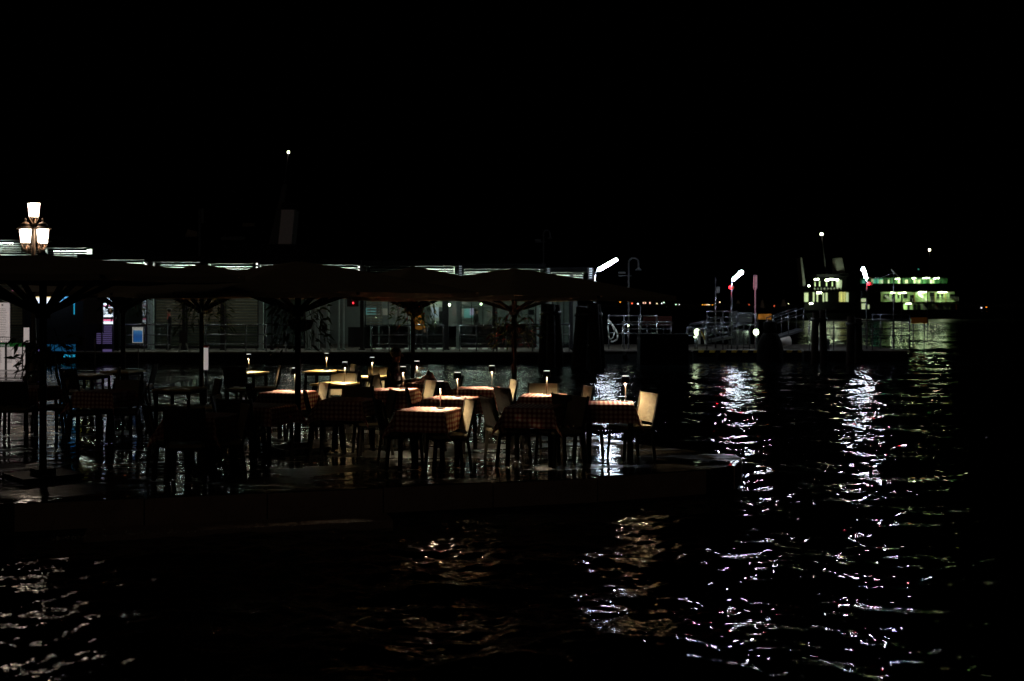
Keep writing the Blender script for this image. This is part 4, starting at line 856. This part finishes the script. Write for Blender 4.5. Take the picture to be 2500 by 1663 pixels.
t = thing('gate_panel', 'light grey mesh panel between the curved rails', 'panel', (PX(1802, 50), 50, FLOOR)); MB().box((0, 0, .48), (.8, .04, .62)).build('panel', 'rail_paint', t); MB().bar((-.45, 0, 0), (-.4, 0, .8), .04).build('post', 'rail_paint', t); MB().bar((.5, 0, 0), (.42, 0, .8), .04).build('post', 'rail_paint', t)
for px0, px1, y0, y1, dd, lab in ((1851, 1883, 766.5, 780, 51.5, 'orange board behind the dark bollard, left of the gangway'), (2225, 2263, 775, 789, 62, 'orange board above the shimmering water, right of the landing stage'), (1570, 1640, 772, 796, 55, 'very dark red brown awning behind the bright railing')):
    t = thing('orange_board', lab, 'board', ((PX(px0, dd)+PX(px1, dd))/2, dd, 0)); zc = (PZ(y0, dd)+PZ(y1, dd))/2
    MB().box((0, 0, zc), (PX(px1, dd)-PX(px0, dd), .08, abs(PZ(y0, dd)-PZ(y1, dd)))).build('board', 'orange' if px0 != 1570 else 'awning_red', t)
    for s in (-1, 1): MB().bar((s*.3, 0.06, -.5), (s*.3, .06, zc), .05).build('post', 'dark_metal', t)
t = thing('barrel_lamp', 'pale cylinder lying on the striped landing stage', 'drum', (PX(1905, 49.6), 49.6, FLOOR)); MB().cyl((-.5, 0, .2), (.45, .1, .38), .14, .2, n=12).build('drum', 'white_board', t)
t = thing('bollard_light', 'pale blue box post beside a leaning white bar', 'post', (PX(2021, 49), 49, FLOOR)); MB().box((0, 0, .22), (.13, .13, .44)).build('body', 'rail_paint', t); MB().bar((-.35, 0, 0), (-.42, 0, .8), .05).build('leaning_bar', 'white_paint', t)
t = thing('white_hose', 'white hose looping down beside the mooring piles', 'hose', (PX(1495, 49.3), 49.3, FLOOR)); o_ = t.location; d = 49.3
MB().tube([P(*p, d)-o_ for p in ((1484, 781), (1494, 792), (1503, 805), (1508, 818), (1507, 828), (1498, 834), (1492, 834))], .035, 8).build('outer_loop', 'white_paint', t); MB().tube([P(*p, d)-o_ for p in ((1485, 784), (1496, 797), (1500, 812), (1497, 824), (1490, 829), (1486, 820), (1484, 795))], .02, 8).build('inner_loop', 'white_paint', t)
t = thing('cable_loops', 'loops of pale cable hanging behind the long railing', 'cable', (PX(2140, 49.5), 49.5, FLOOR)); o_ = t.location; d = 49.5
for k in range(3): MB().tube([P(*p, d)-o_ for p in ((2130+k*7, 815), (2134+k*7, 806), (2141+k*6, 800), (2148+k*3, 803), (2150+k*3, 810), (2146+k*3, 816))], .016, 6).build('loop', 'rail_paint', t)
# mooring piles
def dolphin(px, d, ytop, spread, label, n=3, r=.2, lean=.35):
    t = thing('mooring_pile', label, 'mooring pile', (PX(px, d), d, -1.0), 0, 'timber mooring piles'); h = PZ(ytop, d)+1
    for k in range(n):
        a = k*6.283/n+.5; m = MB(); c = Vector((math.cos(a)*spread*lean, math.sin(a)*spread*lean, h*random.uniform(.96, 1))); b = Vector((math.cos(a)*spread, math.sin(a)*spread, 0)); m.cyl(b, c, r*1.1, r, n=12); m.build('timber', 'wood_dark', t)
    MB().cyl((0, 0, h*.86), (0, 0, h*.90), spread*lean+r*1.12, n=14).build('iron_band', 'dark_metal', t)
dolphin(1437, 43.5, 742, .62, 'broad cluster of dark timber piles before the bright railing', 4, .21, .5)
dolphin(1345, 44.5, 738, .45, 'dark timber piles at the right end of the terminal glass', 3, .17, .5)
dolphin(2000, 46.5, 757, .30, 'dark timber pile left of the long railing', 2, .14, .6); dolphin(2086, 47.0, 770, .26, 'dark timber pile just left of the upright tube lamp pole', 2, .16, .7)
t = thing('bollard', 'rounded black bollard before the striped edge', 'bollard', (PX(1880, 47.8), 47.8, 0)); MB().lathe((0, 0, -.5), [(.55, 0), (.55, 1.0), (.5, 1.35), (.38, 1.6), (.3, 1.72), (.001, 1.75)], 16).build('body', 'black_rubber', t); MB().lathe((0, 0, 1.25), [(.2, -.02), (.28, .02), (.28, .4), (.24, .46), (.001, .47)], 14).build('cap', 'black_rubber', t)
# ------------------------------------------------------------------ FERRIES
def ferry(label, d, parts_fn): 
    t = thing('ferry', label, 'ferry', (PX(parts_fn['x'], d), d, 0)); return t
# F2 : right ferry, three lit decks
D2 = 200.0
f2 = thing('ferry', 'big ferry at the right with three rows of pale green lit decks', 'ferry', (PX(2225, D2), D2, 0)); o2 = f2.location.copy()
def B2(px0, py0, px1, py1, n, mt, par=f2, dd=0, th=.3, D=D2, oo=None):
    d = D+dd; return MB().box(((PX(px0, d)+PX(px1, d))/2, d, (PZ(py0, d)+PZ(py1, d))/2), (abs(PX(px1, d)-PX(px0, d)), th, abs(PZ(py1, d)-PZ(py0, d)))).build(n, mt, par, off=oo or o2)
hull = MB(); xa, xb = PX(2085, D2), PX(2345, D2)
hull.add([(xa+1, D2-3, -.5), (xb-2, D2-3, -.5), (xb+1.0, D2-3, 1.35), (xa, D2-3, 1.5), (xa+1, D2+6, -.5), (xb-2, D2+6, -.5), (xb+1, D2+6, 1.35), (xa, D2+6, 1.5)], [(0, 1, 2, 3), (4, 7, 6, 5), (0, 3, 7, 4), (1, 5, 6, 2), (3, 2, 6, 7), (0, 4, 5, 1)]); hull.build('hull', 'black_hull', f2, off=o2)
def deck2(px0, px1, py, n='deck_floor', mt='black_hull', over=3.2):
    return MB().box(((PX(px0, D2)+PX(px1, D2))/2, D2+1.5, PZ(py, D2)), (PX(px1, D2)-PX(px0, D2), 9, .22)).build(n, mt, f2, off=o2)
deck2(2095, 2335, 757.5); deck2(2085, 2341, 739); deck2(2095, 2312, 711.5, over=1); deck2(2095, 2318, 697); deck2(2100, 2315, 677.5, 'upper_roof')
B2(2085, 740, 2205, 776, 'side_plating', 'black_hull', dd=-2.7); B2(2100, 697, 2300, 711, 'side_plating', 'black_hull', dd=-2.7)
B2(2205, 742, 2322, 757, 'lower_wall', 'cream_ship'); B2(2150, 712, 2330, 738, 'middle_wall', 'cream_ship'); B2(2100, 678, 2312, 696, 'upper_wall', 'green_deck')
for a, b in ((2217, 2220), (2229, 2236), (2240, 2247), (2258, 2264), (2285, 2290)): B2(a, 743, b, 757, 'door', 'black_hull' if a != 2285 else 'red_paint', dd=-.3, th=.2)
for a, b, c, d_ in ((2177, 2185, 714, 738), (2222, 2232, 720, 737), (2270, 2281, 714, 738), (2320, 2330, 718, 730)): B2(a, c, b, d_, 'doorway', 'black_hull', dd=-.3, th=.2)
for a in (2203, 2232, 2256, 2282, 2293, 2308, 2317): B2(a, 713, a+1.6, 739, 'post', 'yellow_post' if a in (2282, 2308, 2232) else 'cream_ship', dd=-2.6, th=.12)
for a in (2215, 2250, 2276, 2304, 2318): B2(a, 741, a+1.3, 757, 'post', 'cream_ship', dd=-2.6, th=.12)
for (a, b) in (((2238, 714), (2262, 736)), ((2248, 741), (2262, 757)), ((2276, 745), (2294, 757)), ((2300, 741), (2312, 756)), ((2178, 735), (2160, 722))):
    A = P(*a, D2-1); B_ = P(*b, D2-1); MB().bar(A, B_, .5, .35).build('stair', 'white_paint', f2, off=o2)
rl = MB()
for k in range(3): rl.bar(P(2270, 725+k*4, D2-2.8), P(2341, 725.5+k*4, D2-2.8), .09)
for k in range(13): rl.bar(P(2272+k*5.6, 725, D2-2.8), P(2272+k*5.6, 738, D2-2.8), .07)
for k in range(14): rl.bar(P(2158+k*7, 729, D2-2.8), P(2158+k*7, 738, D2-2.8), .05)
rl.bar(P(2155, 729, D2-2.8), P(2250, 729, D2-2.8), .06); rl.build('deck_rail', 'white_paint', f2, off=o2)
B2(2296, 739, 2340, 742, 'deck_edge', 'cream_ship', dd=-2.85, th=.2)
B2(2130, 681, 2155, 696, 'window', 'teal_glow', dd=-.4, th=.2); B2(2104, 684, 2112, 696, 'window', 'teal_glow', dd=-.4, th=.2)
for a, b in ((2128, 2132), (2146, 2150), (2152, 2156), (2168, 2171), (2191, 2197), (2208, 2212), (2213, 2217), (2231, 2237), (2241, 2246), (2271, 2275), (2277, 2280)): B2(a, 683 if a > 2140 else 681, b, 695, 'window', 'cabin_glow', dd=-.6, th=.2)
for a in (2148, 2162, 2171): B2(a, 655, a+3.5, 664, 'bridge_window', 'teal_glow', dd=-1, th=.2)
B2(2140, 650, 2200, 677, 'bridge', 'black_hull', th=3); B2(2103, 729, 2114, 737, 'window', 'cabin_glow', dd=-3, th=.2); B2(2104, 741, 2112, 755, 'window', 'cabin_glow', dd=-3, th=.2); B2(2119, 744, 2122, 754, 'window', 'cabin_glow', dd=-3, th=.2)
for px, py, w in ((2192, 681, 5), (2261, 679, 9), (2286, 679.5, 6), (2231, 679.5, 3), (2206, 715, 4), (2252, 713, 12), (2301, 713.5, 13), (2218, 741.5, 6), (2199, 716, 3), (2180, 715, 3)):
    d = D2-1.6; c = P(px, py, d); MB().box(c, (w*d/F, 1.5, .10)).build('deck_lamp', 'ship_light', f2, off=o2)
MB().cyl(P(2269, 677, D2), P(2269, 612, D2), .1, .05, n=6).build('mast', 'dark_metal', f2, off=o2); MB().ball(P(2269.5, 610.5, D2), .15, 8).build('masthead_light', 'mast_light', f2, off=o2); MB().ball(P(2242.5, 657.5, D2-2), .11, 6).build('signal_light', 'teal_glow', f2, off=o2)
for k in range(24): B2(2104+k*8.7, 678, 2104.9+k*8.7, 697, 'stanchion', 'black_hull', dd=-2.6, th=.1)
for a in (2160, 2167, 2192, 2206, 2211, 2288, 2298): B2(a, 717, a+4, 729, 'window', 'black_hull', dd=-.3, th=.2)
B2(2100, 692, 2312, 697.5, 'bulwark', 'black_hull', dd=-2.7, th=.1); B2(2150, 706, 2250, 712, 'canopy_edge', 'black_hull', dd=-2.8, th=.1)
B2(2333, 743, 2336, 756, 'stern_post', 'orange', dd=-2.8, th=.1)
# F1 : left ferry, seen end on
D1 = 180.0
f1 = thing('ferry', 'ferry seen end on with two pale funnels, left of the upright tube lamp', 'ferry', (PX(2020, D1), D1, 0)); o1 = f1.location.copy()
def B1(px0, py0, px1, py1, n, mt, dd=0, th=.3): return B2(px0, py0, px1, py1, n, mt, f1, dd, th, D1, o1)
hull = MB(); xa, xb = PX(1953, D1), PX(2086, D1)
hull.add([(xa+1, D1-2, -.5), (xb-1, D1-2, -.5), (xb, D1-2, 1.6), (xa, D1-2, 1.6), (xa+1, D1+12, -.5), (xb-1, D1+12, -.5), (xb, D1+12, 1.6), (xa, D1+12, 1.6)], [(0, 1, 2, 3), (4, 7, 6, 5), (0, 3, 7, 4), (1, 5, 6, 2), (3, 2, 6, 7), (0, 4, 5, 1)]); hull.build('hull', 'black_hull', f1, off=o1)
B1(1956, 740, 2080, 764, 'car_deck_wall', 'black_hull', th=4); B1(1956, 706, 2078, 741, 'superstructure', 'black_hull', dd=2, th=5); B1(1956, 703, 2078, 713, 'deck_edge', 'black_hull', dd=-1, th=5); B1(1985, 677, 2058, 703, 'wheelhouse', 'roof_dark', dd=2, th=4); B1(1982, 671, 2058, 677, 'wheelhouse_roof', 'roof_dark', dd=1, th=6)
for a, b, c, e, mt in ((1964, 1973, 715, 737, 'cabin_glow'), (1985, 1988, 714, 737, 'cabin_glow'), (1994, 1997, 714, 737, 'cabin_glow'), (2009, 2012, 716, 737, 'cabin_glow'), (2016, 2020, 715, 736, 'cabin_glow'), (2049, 2053, 713, 737, 'yellow_strip'), (2054, 2058, 713, 737, 'yellow_strip'), (2060, 2064, 713, 737, 'yellow_strip'), (2066, 2071, 714, 737, 'cabin_glow'), (1961, 1981, 742, 754, 'cabin_glow'), (1989, 1991, 688, 699, 'cabin_glow'), (2000, 2002, 686, 699, 'cabin_glow'), (2017, 2019, 686, 699, 'cabin_glow'), (2031, 2033, 688, 699, 'cabin_glow')):
    B1(a, c, b, e, 'window', mt, dd=-.9 if c < 703 or c > 740 else -.7, th=.2)
B1(2042, 684, 2055, 704, 'white_casing', 'white_paint', dd=-2.2); 
for px, py, w in ((1994, 682, 9), (2019.5, 684, 7), (2030, 682, 9), (2042, 683, 8), (1980, 741, 6), (2000, 715, 10), (1975, 698, 2)): B1(px-w/2, py-1.5, px+w/2, py+1.5, 'deck_lamp', 'ship_light', dd=-3.2, th=.4)
def taper(t, pts, d, th, n, mt, oo):
    m = MB(); k = len(pts); v = [P(x, y, d) for x, y in pts]; m.add(v+[a+Vector((0, th, 0)) for a in v], [tuple(reversed(range(k))), tuple(range(k, 2*k))]+[(i, (i+1) % k, k+(i+1) % k, k+i) for i in range(k)]); m.build(n, mt, t, off=oo)
taper(f1, [(1954, 629), (1958, 629), (1967, 696), (1961, 699)], D1-1, 2.5, 'funnel', 'funnel_grey', o1); taper(f1, [(2043, 630), (2056, 630), (2063, 666), (2043, 667)], D1-1, 2.5, 'funnel', 'funnel_grey', o1)
B1(2043, 668, 2066, 674, 'funnel_base', 'black_hull', dd=-.5, th=3)
MB().cyl(P(2018, 672, D1), P(2006, 575, D1), .12, .05, n=6).build('mast', 'grey_paint', f1, off=o1); MB().ball(P(2006, 571.5, D1), .18, 8).build('masthead_light', 'mast_light', f1, off=o1)
for k in range(9): MB().cyl(P(1988+k*8, 703.5, D1-3.6), P(1990+k*8, 708, D1-3.6), .12, n=6).build('life_ring', 'white_paint', f1, off=o1)
# F3 : ferry behind the terminal
D3 = 95.0
f3 = thing('ferry', 'dark ferry hidden behind the terminal, only its dim funnel and tall lit mast showing', 'ferry', (PX(640, D3), D3, 0)); o3 = f3.location.copy()
def B3(px0, py0, px1, py1, n, mt, dd=0, th=3): return B2(px0, py0, px1, py1, n, mt, f3, dd, th, D3, o3)
hull = MB(); xa, xb = PX(330, D3), PX(1000, D3)
hull.add([(xa+2, D3-3, -.5), (xb-2, D3-3, -.5), (xb, D3-3, 1.8), (xa, D3-3, 1.8), (xa+2, D3+5, -.5), (xb-2, D3+5, -.5), (xb, D3+5, 1.8), (xa, D3+5, 1.8)], [(0, 1, 2, 3), (4, 7, 6, 5), (0, 3, 7, 4), (1, 5, 6, 2), (3, 2, 6, 7), (0, 4, 5, 1)]); hull.build('hull', 'black_hull', f3, off=o3)
B3(380, 650, 960, 762, 'superstructure', 'black_hull', th=7); B3(560, 600, 760, 650, 'upper_deck', 'black_hull', th=5); B3(540, 578, 598, 586, 'wing_rail', 'grey_paint', th=.2); B3(594, 545, 622, 553, 'spotlight_bar', 'iron', th=.5)
taper(f3, [(679, 597), (687, 512), (719, 512), (711, 597)], D3-1, 2.0, 'funnel', 'funnel_pale', o3); taper(f3, [(687, 511), (688, 494), (722, 494), (719, 511)], D3-1, 2.0, 'funnel_top', 'black_hull', o3)
taper(f3, [(655, 600), (690, 450), (698, 450), (680, 600)], D3, .6, 'mast_base', 'grey_paint', o3); MB().cyl(P(694, 450, D3), P(704, 375, D3), .09, .04, n=6).build('mast', 'grey_paint', f3, off=o3); MB().ball(P(704, 372, D3), .085, 8).build('masthead_light', 'mast_light', f3, off=o3)
B3(714, 572, 715.5, 600, 'vent_pipe', 'grey_paint', dd=-2, th=.1)
# small boats' sails / navigation marks left of the ferries
for px, y0, y1, w, lab in ((1861, 733, 752, 10, 'small pale day mark right of the paddle board'), (1913, 732, 748, 12, 'small pale triangular mark left of the ferry'), (1802, 734, 741, 8, 'tiny dim pyramid mark behind the middle tube lamp pole')):
    d = 300; t = thing('channel_mark', lab, 'channel mark', (PX(px, d), d, 0), 0, 'dim marks on the lagoon'); s_ = w/F*d/2
    MB().add([(-s_, -s_, PZ(y1, d)), (s_, -s_, PZ(y1, d)), (s_, s_, PZ(y1, d)), (-s_, s_, PZ(y1, d)), (-s_*.3, -s_*.3, PZ(y0, d)), (s_*.3, -s_*.3, PZ(y0, d)), (s_*.3, s_*.3, PZ(y0, d)), (-s_*.3, s_*.3, PZ(y0, d))], [(3, 2, 1, 0), (4, 5, 6, 7), (0, 1, 5, 4), (1, 2, 6, 5), (2, 3, 7, 6), (3, 0, 4, 7)]).build('cone', 'white_board', t); MB().cyl((0, 0, -1), (0, 0, PZ(y1, d)+.1), .15, n=6).build('stake', 'wood_dark', t)
# ------------------------------------------------------------------ FAR LIGHTS
cols = {'o': (1, .35, .03), 'r': (1, .15, .06), 'w': (.95, .95, 1), 'p': (1, .6, .4), 'y': (1, .8, .4), 'g': (.6, .85, .6)}
for k, c in cols.items(): emit('far_'+k, c, 2.6)
words = {'o': 'orange', 'r': 'red', 'w': 'white', 'p': 'pinkish', 'y': 'yellow', 'g': 'greenish'}
far = [(1514, 736.6, 'o', 3.4, 'just right of the gooseneck lamp post'), (1543, 741, 'r', 2.8, 'nearest the gooseneck lamp, low on the shore'), (1557.5, 742, 'w', 3.4, 'left of the short pole'), (1571, 739.6, 'p', 2.6, 'in a close pair, left one'), (1576, 739.6, 'p', 2.6, 'in a close pair, right one'), (1587, 739.6, 'p', 3, 'right of the close pair'),
 (1604, 741, 'y', 2.4, 'in the middle of the row'), (1615.5, 741, 'w', 2.6, 'in the middle of the row'), (1621, 738.5, 'g', 3, 'beside the middle white one'), (1650, 744, 'g', 2.6, 'alone in the gap of the row'), (1658.5, 743.8, 'w', 2, 'alone in the gap of the row'),
 (1715, 744.3, 'o', 2.2, 'leftmost of the dense cluster'), (1721, 744.3, 'o', 2.2, 'second of the dense cluster'), (1726, 744, 'p', 2.4, 'in the middle of the dense cluster'), (1731, 744.2, 'y', 2.4, 'in the dense cluster'), (1740, 744.6, 'o', 1.9, 'rightmost of the dense cluster'),
 (1757.3, 737.8, 'p', 2.6, 'right of the bare steel pole'), (1829, 743.8, 'r', 1.6, 'left of the paddle board pole'), (1890.5, 747.2, 'r', 2.2, 'left of the gangway top'), (1925, 742, 'y', 2.4, 'left of the end-on ferry'), (2396, 751.5, 'w', 3, 'alone far right of the ferries'), (2408, 750, 'o', 2.2, 'alone far right of the ferries'), (1622, 722, 'g', 1.4, 'hanging higher than the row')]
for px, py, k, w, lab in far:
    d = 1300 if py < 747 else 420; r = w/F*d/2; t = thing('shore_light', 'tiny %s light on the far shore, %s' % (words[k], lab), 'light', (PX(px, d), d, 0), 0, 'lights along the far shore')
    MB().ball((0, 0, PZ(py, d)), r, 8).build('lamp', 'far_'+k, t); MB().cyl((0, 0, -1), (0, 0, PZ(py, d)-r), .15, n=5).build('post', 'dark_metal', t)

# only the fronts of the signs carry the added glow
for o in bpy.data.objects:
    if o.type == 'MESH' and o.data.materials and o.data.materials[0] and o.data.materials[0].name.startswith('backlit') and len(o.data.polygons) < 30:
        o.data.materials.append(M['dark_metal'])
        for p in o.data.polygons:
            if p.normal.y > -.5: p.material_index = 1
